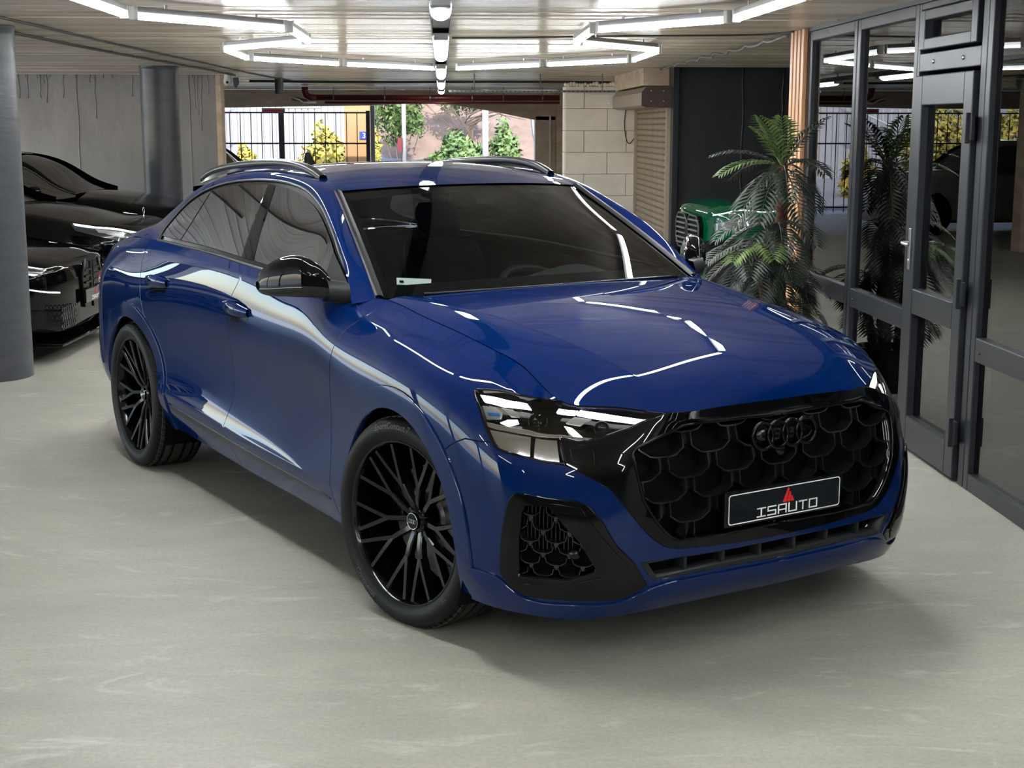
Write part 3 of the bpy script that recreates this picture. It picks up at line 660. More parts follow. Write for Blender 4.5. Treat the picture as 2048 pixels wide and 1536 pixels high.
def put(name, g, m, parent=None): return mk(name, g[0], g[1], m, parent or SUV, True, g[2])
def pair(name, poly, m, parent=None, **kw):
    g = panel_geo(poly, **kw); return put(name, g, m, parent), put(name, mirror_geo(g), m, parent)
def whole(name, poly, m, parent=None, **kw):
    g = panel_geo(poly, **kw); return put(name, join_geo(g, mirror_geo(g)), m, parent)

WB, AXZ, AR = 2.998, .382, .425
def arc(cx, r, a0, a1, n=40, rx=1.0):
    return xz(*[(cx + r * rx * math.cos(math.radians(a)), AXZ + r * math.sin(math.radians(a))) for a in np.linspace(a0, a1, n)])
L_ = S.L
# ---------------- wheel-arch flares
fa_in = arc(0, AR, -21, 202); fa_out = arc(0, .505, -17, 196)
ra_in = arc(-WB, AR, -20, 200); ra_out = arc(-WB, .505, -14, 192)
fl_bulge = lambda P, Q: np.full(len(P), 0.)
pair('wheel_arch_flare', fa_out + fa_in[::-1], 'paint', off=.008, thick=.03, gap=.001)
pair('wheel_arch_flare', ra_out + ra_in[::-1], 'paint', off=.008, thick=.03, gap=.001)
# ---------------- fender
shut_f = xz((-.552, .228), (-.56, .30), (-.568, .43), (-.566, .6), (-.562, .76), (-.545, .9), (-.515, .98), (-.47, 1.045), (-.41, 1.09)) + [(S.find([(-.43, 1.14)], (0, 2))[0][0], 8.0)]
shut_f = curve(shut_f, 30)
hd = UV['head']; seam = UV['seam']
fo_r = [p for p in fa_out if True]
i_top = min(range(len(fa_out)), key=lambda i: np.hypot(*(np.array(fa_out[i]) - seam[3]) * [1, VS]))
fender = shut_f + [(u, 8.0) for u in np.linspace(shut_f[-1][0] + .02, hd[2][0], 30)] + [hd[1], hd[0], hd[20], hd[19], hd[18], hd[17]] + seam[1:3] + fa_out[i_top:] + xz((-.52, .228))
pair('fender', fender, 'paint')
# ---------------- doors
shut_b = curve(xz((-1.64, .25), (-1.66, .3), (-1.695, .38), (-1.69, .50), (-1.64, .60), (-1.645, .77), (-1.66, .87), (-1.645, 1.0), (-1.56, 1.11)) + [(S.find([(-1.5, 1.19)], (0, 2))[0][0], 8.0)], 40)
shut_r = curve(xz((-2.50, .28), (-2.51, .36), (-2.53, .47), (-2.62, .62), (-2.70, .74), (-2.765, .85), (-2.79, .95), (-2.80, 1.03), (-2.84, 1.11)) + [(S.find([(-2.86, 1.2)], (0, 2))[0][0], 8.0)], 40)
tops = lambda a, b, n=30: [(u, 8.0) for u in np.linspace(a, b, n)]
pair('front_door', shut_b + tops(shut_b[-1][0] + .02, shut_f[-1][0] - .01) + shut_f[::-1] + [(u, 0.) for u in np.linspace(shut_f[0][0] - .02, shut_b[0][0] + .02, 20)], 'paint')
rs = [p for p in shut_r]
rd_low = [p for p in ra_out if p[0] > 0][:12]
pair('rear_door', rs + tops(rs[-1][0] + .02, shut_b[-1][0] - .01) + shut_b[::-1] + [(u, 0.) for u in np.linspace(shut_b[0][0] - .02, rs[0][0] + .02, 16)], 'paint')
# quarter panel + rear bumper
qp = [rs[-1]] + rs[::-1][1:-1] + [rs[0]]
q_arch = [p for p in ra_out if p[0] < rs[6][0] + .2]
quarter = tops(.02, rs[-1][0], 40)[::1] + [p for p in rs[::-1][1:] if p[1] > 3.0] + [p for p in ra_out if p[0] < [q for q in rs if q[1] > 3.0][0][0]] + xz((-3.52, .32)) + [(u, 0.) for u in np.linspace(1.1, 0, 20)] + [(0., v) for v in np.linspace(.5, 7.5, 15)]
pair('quarter_panel', quarter, 'paint')
pair('tail_light', xz((-3.62, .93), (-3.62, .99), (-3.78, 1.0)) + [(.62, 6.0), (.3, 6.0), (.3, 5.4), (.7, 5.3)], 'tail_red', off=.004, edge=True)
# ---------------- front bumper
fr_o = UV['frame_out']; low = UV['low']
bump = fa_out[i_top:i_top + 1] + seam[2:0:-1] + [hd[17], hd[16], hd[15], hd[14], hd[13], hd[12], hd[11]] + fr_o[6:-1] + [(L_, fr_o[-1][1]), (L_, low[5][1])] + [(low[4][0], low[4][1]), low[3], low[2], low[1], (low[0][0] + .012, low[0][1]), (low[10][0] + .012, low[10][1]), low[9], low[8], low[7], (L_, low[6][1]), (L_, 0.)] \
    + [(u, 0.) for u in np.linspace(L_ - .03, 5.2, 40)] + xz((.50, .235)) + [p for p in fa_out[:i_top]]
whole('front_bumper', bump, 'paint', holes=[UV['int_out']])
lip = curve([UV['lip'][0], UV['lip'][1], UV['lip'][2], (5.442, .55), (5.6, .52), (5.75, .62), (5.83, 1.05), (5.95, 1.2), (6.1, 1.22), (L_, 1.2)], 60)
whole('bumper_lip', lip + [(L_, 0.)] + [(u, 0.) for u in np.linspace(L_ - .03, 5.17, 40)], 'paint', off=.010, thick=.018, gap=0)
pair('tow_hook_cover', UV['hatch'], 'paint', off=.0006, thick=.002, gap=0)
for sgn in (1, -1):
    u0, v0 = S.find([(.49, .44)], (0, 2))[0]; p = S([u0], [v0])[0]; n = S.normal(np.array([u0]), np.array([v0]))[0]; s3 = np.array([1, sgn, 1])
    MB().tube([p * s3, (p + n * .003) * s3], [.012, .011], 16).build('parking_sensor', 'paint', SUV, True)
# dark shell behind the panel gaps (everything but the wheel openings)
sh = [(0., 0.)] + [(u, 0.) for u in np.linspace(.1, 1.1, 12)] + arc(-WB, .43, 202, -22)[0:] + [(u, 0.) for u in np.linspace(2.3, 4.1, 20)] + arc(0, .43, 204, -24) + [(u, 0.) for u in np.linspace(5.2, 5.3, 3)] + [(u, 0.2) for u in np.linspace(5.3, 5.36, 2)]
sh2 = sh + [(5.34, 1.0), (5.33, 3.7), (5.26, 4.7), (5.10, 6.3), (5.3, 7.1), (5.40, 7.9)] + [(u, 7.9) for u in np.linspace(5.36, 0, 90)]
g = panel_geo(sh2, off=-.02, thick=.002, gap=0, edge=False)
put('inner_shell', join_geo(g, mirror_geo(g)), 'black')
# wheel wells
for cx in (0, -WB):
    for sg in (-1, 1):
        P = []
        for y in (sg * .955, sg * .58):
            P.append([(cx + .445 * math.cos(a), y, AXZ + .445 * math.sin(a)) for a in np.linspace(math.radians(-28), math.radians(208), 40)])
        m_ = MB().grid(P); m_.add([(cx, sg * .58, AXZ)] + P[1], [(0, i + 1, i + 2) for i in range(39)]); m_.build('wheel_well', 'black', SUV, True)
box('underbody', -3.75, .55, -.80, .80, .24, .34, 'black', SUV); box('underbody_nose', .55, .80, -.5, .5, .26, .34, 'black', SUV)
# black sill strip
pair('sill_strip', UV['strip'], 'satin', off=.004, thick=.006, gap=0)

# ---------------- bonnet (two surfaces meeting in the sharp crease)
crease = spl([(-.40, .664, 1.152), (-.3, .644, 1.149), (-.1, .612, 1.136), (.1, .58, 1.117), (.3, .546, 1.09), (.5, .511, 1.055), (.7, .473, 1.003), (.8, .450, .962), (.85, .438, .931), (.912, .41, .889)], 60)
cent = spl([(-.37, 0, 1.168), (-.2, 0, 1.164), (0, 0, 1.152), (.2, 0, 1.13), (.4, 0, 1.098), (.6, 0, 1.053), (.75, 0, 1.006), (.84, 0, .963), (.90, 0, .92), (.922, 0, .891)], 60)
shutc0 = S(np.linspace(shut_f[-1][0] + .012, hd[2][0], 60), np.full(60, 8.0)) * [1, -1, 1]; shutc = shutc0 - [0, .0032, -.001]
def tens(curves, nv):
    """loft curves (each n x 3) with a cubic spline across"""
    C_ = np.array(curves); k = np.r_[0, np.cumsum(np.linalg.norm(np.diff(C_, axis=0), axis=2).mean(1))]
    return seval(k, C_, nspline(k, C_), np.linspace(0, k[-1], nv))
def grid_geo(G, flip=False):
    a, b = G.shape[:2]; du = np.gradient(G, axis=0); dv = np.gradient(G, axis=1); N = np.cross(du, dv); N /= np.linalg.norm(N, axis=2)[:, :, None] + 1e-12
    F = [(i * b + j, (i + 1) * b + j, (i + 1) * b + j + 1, i * b + j + 1) for i in range(a - 1) for j in range(b - 1)]
    if flip: N = -N; F = [f[::-1] for f in F]
    return G.reshape(-1, 3), F, N.reshape(-1, 3)
# front edge of the side part must follow the body top edge over the headlight
q_end = S(np.linspace(hd[2][0], S.find([(-.41, .889)], (1, 2))[0][0], 24), np.full(24, 8.0)) * [1, -1, 1]
mid1 = .5 * shutc + .5 * crease; mid1[:, 2] -= .004
# blend the front end of the loft onto q_end
W_ = np.linspace(0, 1, 24); side_rows = []
for w_ in W_:
    row = (1 - w_) * shutc + w_ * crease
    row[:, 2] += .007 * math.sin(math.pi * w_) * np.linspace(1, .3, 60)
    tgt = q_end[int(round(w_ * 23))]; dlt = tgt - row[-1]; row = row + dlt * (np.linspace(0, 1, 60) ** 2.5)[:, None]; side_rows.append(row)
Gs = np.array(side_rows) * [1, -1, 1]
q_cen = S(np.linspace(S.find([(-.41, .889)], (1, 2))[0][0], S.L, 20), np.full(20, 8.0)) * [1, -1, 1]
dome = []
for w_ in np.linspace(0, 1, 20):
    row = (1 - w_) * crease + w_ * cent; f = math.sin(w_ * math.pi / 2)
    row[:, 2] = crease[:, 2] + (cent[:, 2] - crease[:, 2]) * f
    tgt = q_cen[int(round(w_ * 19))]; dlt = tgt - row[-1]; row = row + dlt * (np.linspace(0, 1, 60) ** 3)[:, None]; dome.append(row)
Gd = np.array(dome) * [1, -1, 1]
def rim_geo(G, which, d):
    """fold-down edge along given boundary rows"""
    return None
gs, gd = grid_geo(Gs, True), grid_geo(Gd, True)
if gs[2][:, 2].mean() < 0: gs = grid_geo(Gs, False)
if gd[2][:, 2].mean() < 0: gd = grid_geo(Gd, False)
hood = put('bonnet', join_geo(gs, gd, mirror_geo(gs), mirror_geo(gd)), 'paint')
# rounded crease between the two bonnet surfaces catches the light
ns_ = gs[2].reshape(24, 60, 3)[-1]; nd_ = gd[2].reshape(20, 60, 3)[0]; c0 = Gs[-1]
ds_ = Gs[-2] - c0; ds_ /= np.linalg.norm(ds_, axis=1)[:, None]; dd_ = Gd[1] - c0; dd_ /= np.linalg.norm(dd_, axis=1)[:, None]
fr_, fn_ = [], []
for f in np.linspace(0, 1, 7):
    n_i = ns_ * (1 - f) + nd_ * f; n_i /= np.linalg.norm(n_i, axis=1)[:, None]; fr_.append(c0 + ds_ * .005 * max(0, 1 - 2 * f) + dd_ * .005 * max(0, 2 * f - 1) + n_i * .0005); fn_.append(n_i)
fF = [(i * 60 + j, i * 60 + j + 1, (i + 1) * 60 + j + 1, (i + 1) * 60 + j) for i in range(6) for j in range(59)]
cg = (np.concatenate(fr_), fF, np.concatenate(fn_))
if np.cross(cg[0][1] - cg[0][0], cg[0][60] - cg[0][0]).dot(cg[2][0]) < 0: cg = (cg[0], [f[::-1] for f in fF], cg[2])
put('bonnet_crease', cg, 'paint', hood); put('bonnet_crease', mirror_geo(cg), 'paint', hood)
for s3 in (np.array([1, -1, 1]), np.array([1, 1, 1])):
    ed0 = shutc * s3; MB().grid([ed0, ed0 - np.array([0, .001, .016]) * s3 * [1, 1, 1]]).build('bonnet_side_fold', 'paint', hood, True)
    MB().tube((shutc0 - [0, .001, .016]) * s3, .007, 6).build('bonnet_gutter', 'black', hood, True)
# bonnet front lip folds down to the grille
fe = np.concatenate([Gs[:, -1], Gd[1:, -1]]); fe2 = fe - [.004, 0, .012]
MB().grid([fe, fe2]).grid([fe * [1, -1, 1], fe2 * [1, -1, 1]]).build('bonnet_lip', 'paint', hood, True)
re_ = np.concatenate([Gs[:, 0], Gd[1:, 0]]); MB().grid([re_, re_ - [.01, 0, .03]]).grid([re_ * [1, -1, 1], (re_ - [.01, 0, .03]) * [1, -1, 1]]).build('bonnet_rear_fold', 'paint', hood, True)

# ---------------- greenhouse
Dc = np.array([(-.522, .885, 1.126), (-.595, .861, 1.192), (-.701, .831, 1.271), (-.814, .802, 1.350), (-.955, .768, 1.418), (-1.115, .733, 1.48), (-1.277, .706, 1.527), (-1.437, .695, 1.553), (-1.643, .693, 1.566), (-1.888, .700, 1.562), (-2.121, .708, 1.547), (-2.333, .722, 1.518), (-2.501, .746, 1.474), (-2.626, .782, 1.409), (-2.71, .821, 1.335), (-2.772, .856, 1.263), (-2.813, .876, 1.216)])
Wc = np.array([(-.47, .79, 1.145), (-.535, .775, 1.185), (-.67, .75, 1.262), (-.81, .72, 1.342), (-.95, .685, 1.42), (-1.09, .645, 1.495), (-1.2, .615, 1.545), (-1.36, .597, 1.578), (-1.6, .59, 1.598), (-1.88, .588, 1.604), (-2.15, .58, 1.594), (-2.45, .565, 1.57), (-2.75, .55, 1.525), (-3.0, .54, 1.475), (-3.2, .54, 1.42), (-3.4, .55, 1.355), (-3.56, .575, 1.285)])
Dx = np.array([(-3.05, .862, 1.217), (-3.35, .835, 1.203), (-3.6, .79, 1.18), (-3.81, .71, 1.152)]); Wx = np.array([(-3.64, .595, 1.245), (-3.70, .62, 1.215), (-3.77, .65, 1.185), (-3.83, .69, 1.155)])
D2 = np.concatenate([Dc, Dx]); W2 = np.concatenate([Wc, Wx]); tD = np.r_[0, np.cumsum(np.linalg.norm(np.diff((D2 + W2) / 2, axis=0), axis=1))]; tq = np.linspace(0, tD[-1], 130)
Dd = seval(tD, D2, nspline(tD, D2), tq); Wd = seval(tD, W2, nspline(tD, W2), tq)
rows = []
for f in np.linspace(0, 1, 12):
    r = (1 - f) * Dd + f * Wd; bl = .022 * math.sin(math.pi * f); tl = np.clip(tq / .25, 0, 1) * np.clip((tD[-1] - tq) / .4, 0, 1)
    n_ = np.stack([.25 * np.ones(130), np.ones(130), .55 * np.ones(130)], 1); rows.append(r + n_ * (bl * tl)[:, None])
Gp = np.array(rows) * [1, -1, 1]
gp = grid_geo(Gp, False)
if gp[2][:, 1].mean() > 0: gp = grid_geo(Gp, True)
for g_ in (gp, mirror_geo(gp)): put('side_frame', g_, 'paint')
# roof: between the two ditches
iw0 = int(np.argmin(np.linalg.norm(Wd - np.array([-1.17, .618, 1.536]), axis=1))); Wr = Wd[iw0:]
cx_ = [-4.2, -3.83, -3.5, -3.2, -2.8, -2.4, -2.0, -1.7, -1.45, -1.25, -1.05]; cz_ = [1.0, 1.18, 1.36, 1.49, 1.578, 1.613, 1.633, 1.641, 1.633, 1.606, 1.556]
tt_ = nspline(np.array(cx_), np.array(cz_)[:, None])
ax = Wr[:, 0] + .115 * np.exp(-(Wr[:, 0] + 1.17) ** 2 / .12)       # windscreen header bows forward
az = seval(np.array(cx_), np.array(cz_)[:, None], tt_, ax)[:, 0]
roof = []
for f in np.linspace(-1, 1, 33):
    k_ = 1 - abs(f) ** 2.2
    roof.append(np.stack([Wr[:, 0] + (ax - Wr[:, 0]) * (1 - f * f), f * Wr[:, 1], Wr[:, 2] + (az - Wr[:, 2]) * k_], 1))
Gr = np.array(roof); gr_ = grid_geo(Gr, False)
if gr_[2][:, 2].mean() < 0: gr_ = grid_geo(Gr, True)
put('roof', gr_, 'paint')
put('rear_screen', (gr_[0][(gr_[0][:, 0] < -3.2).argmax():][:0], [], gr_[2][:0]), 'tint_glass') if False else None
# spoiler lip at the rear edge of the roof
sp_ = [(0, f * .50, 1.535 - .045 * f * f) for f in np.linspace(-1, 1, 15)]
MB().grid([[(-2.98, y, z + .008) for x, y, z in sp_], [(-3.26, y, z - .015) for x, y, z in sp_], [(-3.27, y, z - .04) for x, y, z in sp_], [(-3.0, y, z - .03) for x, y, z in sp_]]).build('spoiler', 'satin', SUV, True)
# ---------------- windscreen
wt = Gr[:, 0] + [0, 0, -.006]; yb_ = np.linspace(-.785, .785, 33); wbm = np.stack([-.36 - .115 * (yb_ / .785) ** 2, yb_, 1.158 - .012 * (yb_ / .785) ** 2], 1)
Gw = []
for f in np.linspace(0, 1, 20):
    r = (1 - f) * wbm + f * wt; b_ = .035 * math.sin(math.pi * f) * (1 - .75 * (yb_ / .785) ** 2); r[:, 0] += b_ * .5; r[:, 2] += b_ * .85; Gw.append(r)
Gw = np.array(Gw); gw_ = grid_geo(Gw, False)
if gw_[2][:, 2].mean() < 0: gw_ = grid_geo(Gw, True)
put('windscreen', gw_, 'windscreen')
# black border of the screen (under the glass) and header
def band(i0, i1, j0, j1, m, name):
    sub = Gw[i0:i1, j0:j1] - [.008, 0, .008]; gg = grid_geo(sub); 
    return put(name, gg, m)
band(0, 3, 0, 33, 'black', 'windscreen_border'); band(18, 20, 0, 33, 'black', 'windscreen_border'); band(0, 20, 0, 2, 'black', 'windscreen_border'); band(0, 20, 31, 33, 'black', 'windscreen_border')
for sg in (0, -1):
    e = Gw[:, sg]; nb = np.array([.0, (-1 if sg == 0 else 1) * .012, .004])
    MB().grid([e + nb * -1.2 + [.004, 0, .012], e + nb * .2 + [.004, 0, .014], e + nb * 1.6 + [0, 0, .006], e + nb * 1.6 - [0, 0, .01]]).build('pillar_trim', 'plastic', SUV, True)
# ---------------- side glass
belt = S(np.linspace(S.find([(-2.85, 1.21)], (0, 2))[0][0], S.find([(-.60, 1.14)], (0, 2))[0][0], 60), np.full(60, 8.0)) * [1, -1, 1]
bxs, bys, bzs = belt[:, 0], belt[:, 1], belt[:, 2]
def Gy(x, z):
    yb0 = np.interp(x, bxs, bys); zb0 = np.interp(x, bxs, bzs); d_ = np.maximum(z - zb0, -.02); return yb0 - .47 * d_ - .30 * d_ * d_
Dl = Dd[:int(np.argmin(np.linalg.norm(Dd - np.array([-2.813, .876, 1.216]), axis=1))) + 1]
dlo = [(p[0], p[2]) for p in Dl] ; bot = [(x, z) for x, y, z in belt[2:-1]]
dpoly = np.array(dlo + bot)
cen_ = np.array([-1.7, 1.36])
def poly_in(poly, g):
    o = poly if signed(poly) > 0 else poly[::-1]; t = np.roll(o, -1, 0) - np.roll(o, 1, 0); n = np.stack([-t[:, 1], t[:, 0]], 1); n /= np.linalg.norm(n, axis=1)[:, None] + 1e-9; return o + n * g
def glass_geo(poly, off, step=.05):
    poly = np.asarray(poly); n = len(poly); lo, hi = poly.min(0), poly.max(0); gx, gz = np.meshgrid(np.arange(lo[0], hi[0], step), np.arange(lo[1], hi[1], step)); G_ = np.stack([gx.ravel(), gz.ravel()], 1); G_ = G_[inside(G_, poly)]
    if len(G_): G_ = G_[np.min(np.linalg.norm(G_[:, None] - poly[None], axis=2), axis=1) > .015]
    A_ = np.concatenate([poly, G_]); r = delaunay_2d_cdt([Vector(p) for p in A_.tolist()], [(i, (i + 1) % n) for i in range(n)], [], 0, 1e-6)
    P = np.array([v[:] for v in r[0]]); T = np.array(r[2]); T = T[inside(P[T].mean(1), poly)]
    e = 1e-3; y = Gy(P[:, 0], P[:, 1]); gx_ = (Gy(P[:, 0] + .06, P[:, 1]) - Gy(P[:, 0] - .06, P[:, 1])) / .12; gz_ = (Gy(P[:, 0], P[:, 1] + .01) - Gy(P[:, 0], P[:, 1] - .01)) / .02
    N = np.stack([-gx_, -np.ones(len(P)), -gz_], 1); N = np.stack([-gx_, -np.ones(len(P)), -gz_], 1); N[:, 0] = -gx_; N[:, 2] = -gz_
    N /= np.linalg.norm(N, axis=1)[:, None]
    Q = np.stack([P[:, 0], -y, P[:, 1]], 1)
    # outward normal of y=-G(x,z): (-Gx, -1, -Gz)
    Q = Q + N * off
    a = P[T]; ar = (a[:, 1, 0] - a[:, 0, 0]) * (a[:, 2, 1] - a[:, 0, 1]) - (a[:, 2, 0] - a[:, 0, 0]) * (a[:, 1, 1] - a[:, 0, 1]); T[ar < 0] = T[ar < 0][:, ::-1]
    return Q, [tuple(t) for t in T], N
def both(name, g, m): put(name, g, m); put(name, mirror_geo(g), m)
outer = poly_in(dpoly, .004); inner = poly_in(dpoly, .026)
both('window_frame', glass_geo(outer, -.004), 'satin')
def cut_x(poly, f0, f1):
    """part of polygon between two slanted lines x = a + b*(z-1.2)"""
    def clip(P, f, keep):
        out = []
        for p, q in zip(P, np.roll(P, -1, 0)):
            dp = (p[0] - f(p[1])) * keep; dq = (q[0] - f(q[1])) * keep
            if dp >= 0: out.append(p)
            if dp * dq < 0: t = dp / (dp - dq); out.append(p + (q - p) * t)
        return np.array(out)
    P = poly
    if f0: P = clip(P, f0, 1)
    if f1: P = clip(P, f1, -1)
    return P
fb1 = lambda z: -1.452 - .46 * (z - 1.18); fb2 = lambda z: -1.595 - .31 * (z - 1.18); fq = lambda z: -2.452 + .40 * (z - 1.217)
both('side_window', glass_geo(cut_x(inner, fb1, None), .002), 'tint_glass')
both('side_window', glass_geo(cut_x(inner, fq, fb2), .002), 'tint_glass')
both('side_window', glass_geo(cut_x(inner, None, lambda z: fq(z) - .012), .002), 'tint_glass')
both('pillar_cover', glass_geo(cut_x(inner, lambda z: fb2(z) + .004, lambda z: fb1(z) - .004), .004), 'gloss')
# chrome-black surround
for sg in (-1, 1):
    ring_ = np.array([(x, sg * (Gy(x, z) + .001), z) for x, z in np.vstack([outer, outer[:1]])]); MB().tube(ring_, .006, 6).build('window_trim', 'rail', SUV, True)
# ---------------- roof rails, fin
for sg in (-1, 1):
    R_ = spl([(-2.87, .585, 1.535), (-2.8, .59, 1.555), (-2.59, .602, 1.593), (-2.19, .612, 1.628), (-1.83, .615, 1.643), (-1.55, .612, 1.632), (-1.40, .608, 1.602), (-1.345, .607, 1.582)], 40) * [1, sg, 1]
    m_ = MB(); prof = [(-.022, -.006), (-.016, .010), (0, .014), (.016, .010), (.022, -.006), (.016, -.02), (-.016, -.02)]
    m_.grid([[p + np.array([0, a, b]) for a, b in prof] for p in R_], close=True); m_.build('roof_rail', 'rail', SUV, True)
    MB().grid([[p + np.array([0, sg * .012, -.012]) for p in R_], [(p[0], sg * .605, min(p[2] - .02, float(np.interp(-p[0], -Wd[:, 0], Wd[:, 2])) + .004)) for p in R_]]).build('rail_foot', 'silver', SUV, True)
MB().grid([[(-2.72, .0, 1.60), (-2.80, .0, 1.665), (-2.84, .0, 1.665)], [(-2.75, -.012, 1.60), (-2.81, -.006, 1.66), (-2.845, -.005, 1.66)], [(-2.88, -.015, 1.59), (-2.87, -.008, 1.62), (-2.86, -.004, 1.655)], [(-2.93, 0, 1.585), (-2.89, 0, 1.62), (-2.87, 0, 1.655)], [(-2.88, .015, 1.59), (-2.87, .008, 1.62), (-2.86, .004, 1.655)], [(-2.75, .012, 1.60), (-2.81, .006, 1.66), (-2.845, .005, 1.66)], [(-2.72, .0, 1.60), (-2.80, .0, 1.665), (-2.84, .0, 1.665)]]).build('antenna_fin', 'gloss', SUV, True)
# ---------------- headlights
hl_poly = hd
for sg in (1, -1):
    fx = (lambda g: g) if sg == 1 else mirror_geo
    base = put('headlight', fx(panel_geo(hl_poly, off=-.055, thick=.001, gap=.012, edge=False)), 'gloss')
    base['label'] = 'slim LED headlight with clear cover'
    # bezel wall from cover edge to housing
    l = dense(list(map(tuple, hl_poly))); l = l if signed(l) > 0 else l[::-1]; n = S.normal(l[:, 0], l[:, 1]); p = S(l[:, 0], l[:, 1]); li = loop_shift(l, .006); pi = S(li[:, 0], li[:, 1]); s3 = np.array([1, sg, 1])
    lj = loop_shift(l, .014); pj = S(lj[:, 0], lj[:, 1])
    cl = lambda a: np.vstack([a, a[:1]])
    MB().grid([cl(p * s3), cl((pi + n * .001) * s3), cl((pi - n * .004) * s3), cl((pj - n * .06) * s3)]).build('bezel', 'gloss', base, True)
    def bit(name, key, m, off=-.012, th=.014, gap=.0): return put(name, fx(panel_geo(UV[key], off=off, thick=th, gap=gap, du=.02, dv=.2)), m, base)
    for k_ in ('drl1', 'drl1b', 'drl2', 'drl3'): bit('daytime_strip', k_, 'drl', -.012)
    for k_ in ('brt1', 'brt2'): bit('light_blade', k_, 'drl', -.018)
    for k_ in ('grey1', 'grey2', 'grey3'): bit('light_blade', k_, 'lamp_grey', -.02)
    bit('chrome_bar', 'bar', 'chrome', -.008, .012); bit('blue_accent', 'blue', 'lamp_blue', -.012)
    for k_ in ('low1', 'low2'): bit('reflector', k_, 'chrome', -.012, .01)
    for (a, b, r) in ((5.40, 6.45, .028), (5.62, 6.5, .022)):
        q = S([a], [b])[0]; nn = S.normal(np.array([a]), np.array([b]))[0]; M4 = Matrix.Translation(q - nn * .03) @ Vector(nn).to_track_quat('Y', 'Z').to_matrix().to_4x4()
        m_ = MB().lathe([(r * 1.15, .0), (r * 1.15, .012), (r, .014), (r * .8, .006), (r * .5, .012), (.001, .015)], 20); m_.V = [tuple((M4 @ Vector(v)) * 1) for v in m_.V]; m_.V = [(x, y * sg, z) for x, y, z in m_.V]; m_.build('projector', 'gloss', base, True)
    put('cover_lens', fx(panel_geo(hl_poly, off=.0, thick=.004, gap=.004, edge=False)), 'lens', base)
# ---------------- radiator grille
gi = UV['gr_in']; gi_c = [(L_, gi[0][1] - .06)] + gi[:-1] + [(L_, gi[-1][1])]
frame = fr_o[:-1] + [(L_, fr_o[-1][1])] + gi_c[::-1] + [(u, 7.97) for u in np.linspace(L_, fr_o[0][0] + .03, 12)]
fb = lambda P, Q: np.zeros(len(P))
gf = whole('grille_frame', frame, 'gloss', off=.004, thick=.05, gap=.001)
ed = np.array(curve(gi_c[:4], 20) + gi_c[4:6] + curve(gi_c[6:9], 14) + curve(gi_c[9:13], 14) + gi_c[13:])
ed = np.array(dense(list(map(tuple, np.array(gi_c))), .02)); ed = ed[:-1]
# order from centre top to centre bottom
cut_ = [i for i in range(len(ed)) if ed[i, 0] < L_ - 1e-3]; edc = ed[cut_]
p_ = S(edc[:, 0], edc[:, 1]); n_ = S.normal(edc[:, 0], edc[:, 1])
for s3 in (np.array([1, 1, 1]), np.array([1, -1, 1])):
    MB().tube((p_ + n_ * .006) * s3, .0055, 6).build('grille_trim', 'gloss', gf, True)
    q2 = loop_shift(np.array(gi_c), .0)
# dark backing deep inside the grille
whole('grille_back', gi_c, 'black', off=-.085, thick=.001, gap=-.01, edge=False)
# scalloped cells: rows of U-shaped ribs with twin uprights
gpoly = np.array([(-S([a], [b])[0][1], S([a], [b])[0][2]) for a, b in gi_c]); gpoly[0, 0] = gpoly[-1, 0] = 0
gfull = np.vstack([gpoly, (gpoly * [-1, 1])[::-1]])
gfull = gfull[np.r_[True, np.linalg.norm(np.diff(gfull, axis=0), axis=1) > 1e-4]]
gfull_s = poly_in(gfull, -.004) if signed(gfull) > 0 else poly_in(gfull[::-1], -.004)
_cache = {}
nose_u = np.linspace(4.9, S.L, 60); nose_v = np.linspace(0, 8, 40); NU, NV = np.meshgrid(nose_u, nose_v); NQ = S(NU.ravel(), NV.ravel())
# coarse regular table x(y,z) on the nose
ty, tz = np.linspace(0, .75, 38), np.linspace(.22, .89, 34); TX = np.zeros((38, 34))
for i_, a in enumerate(ty):
    for j_, b in enumerate(tz):
        d2 = ((NQ[:, 1] + a) ** 2 + (NQ[:, 2] - b) ** 2); q = np.argsort(d2)[:4]; w_ = 1 / (d2[q] + 1e-7); TX[i_, j_] = (NQ[q, 0] * w_).sum() / w_.sum()
def nose_x(y, z):
    y = min(abs(y), .7499); a = y / .75 * 37; b = min(max((z - .22) / .67, 0), .9999) * 33; i, j = int(a), int(b); fa, fb_ = a - i, b - j
    return (TX[i, j] * (1 - fa) + TX[i + 1, j] * fa) * (1 - fb_) + (TX[i, j + 1] * (1 - fa) + TX[i + 1, j + 1] * fa) * fb_
def rib(name, path, w, depth, m, parent, rec=.012, region=None):
    """rib in the grille plane: path of (y,z); clipped to region; front edge follows the nose"""
    P = np.array(path, float); out = []
    seg = []
    for a, b in zip(P[:-1], P[1:]):
        k = max(1, int(np.hypot(*(b - a)) / .008)); seg += [a + (b - a) * i / k for i in range(k)]
    seg.append(P[-1]); seg = np.array(seg); ins = inside(seg, region) if region is not None else np.ones(len(seg), bool)
    runs, cur = [], []
    for p, f in zip(seg, ins):
        if f: cur.append(p)
        elif cur: runs.append(cur); cur = []
    if cur: runs.append(cur)
    last = None
    for r_ in runs:
        if len(r_) < 3: continue
        m_ = MB(); r_ = np.array(r_); t = np.gradient(r_, axis=0); t /= np.linalg.norm(t, axis=1)[:, None] + 1e-9; nrm = np.stack([-t[:, 1], t[:, 0]], 1); rows = []
        for (s_, dx) in ((-1, -depth), (-1, -.004), (-.55, 0), (.55, 0), (1, -.004), (1, -depth)):
            rows.append([(nose_x(y, z) - rec + dx, y, z) for y, z in r_ + nrm * w / 2 * s_])
        m_.grid(np.array(rows)); last = m_.build(name, m, parent, auto=.7)
    return last
pw, ph = .192, .0745; hw = .079
zrow = [.822 - ph * k for k in range(6)]
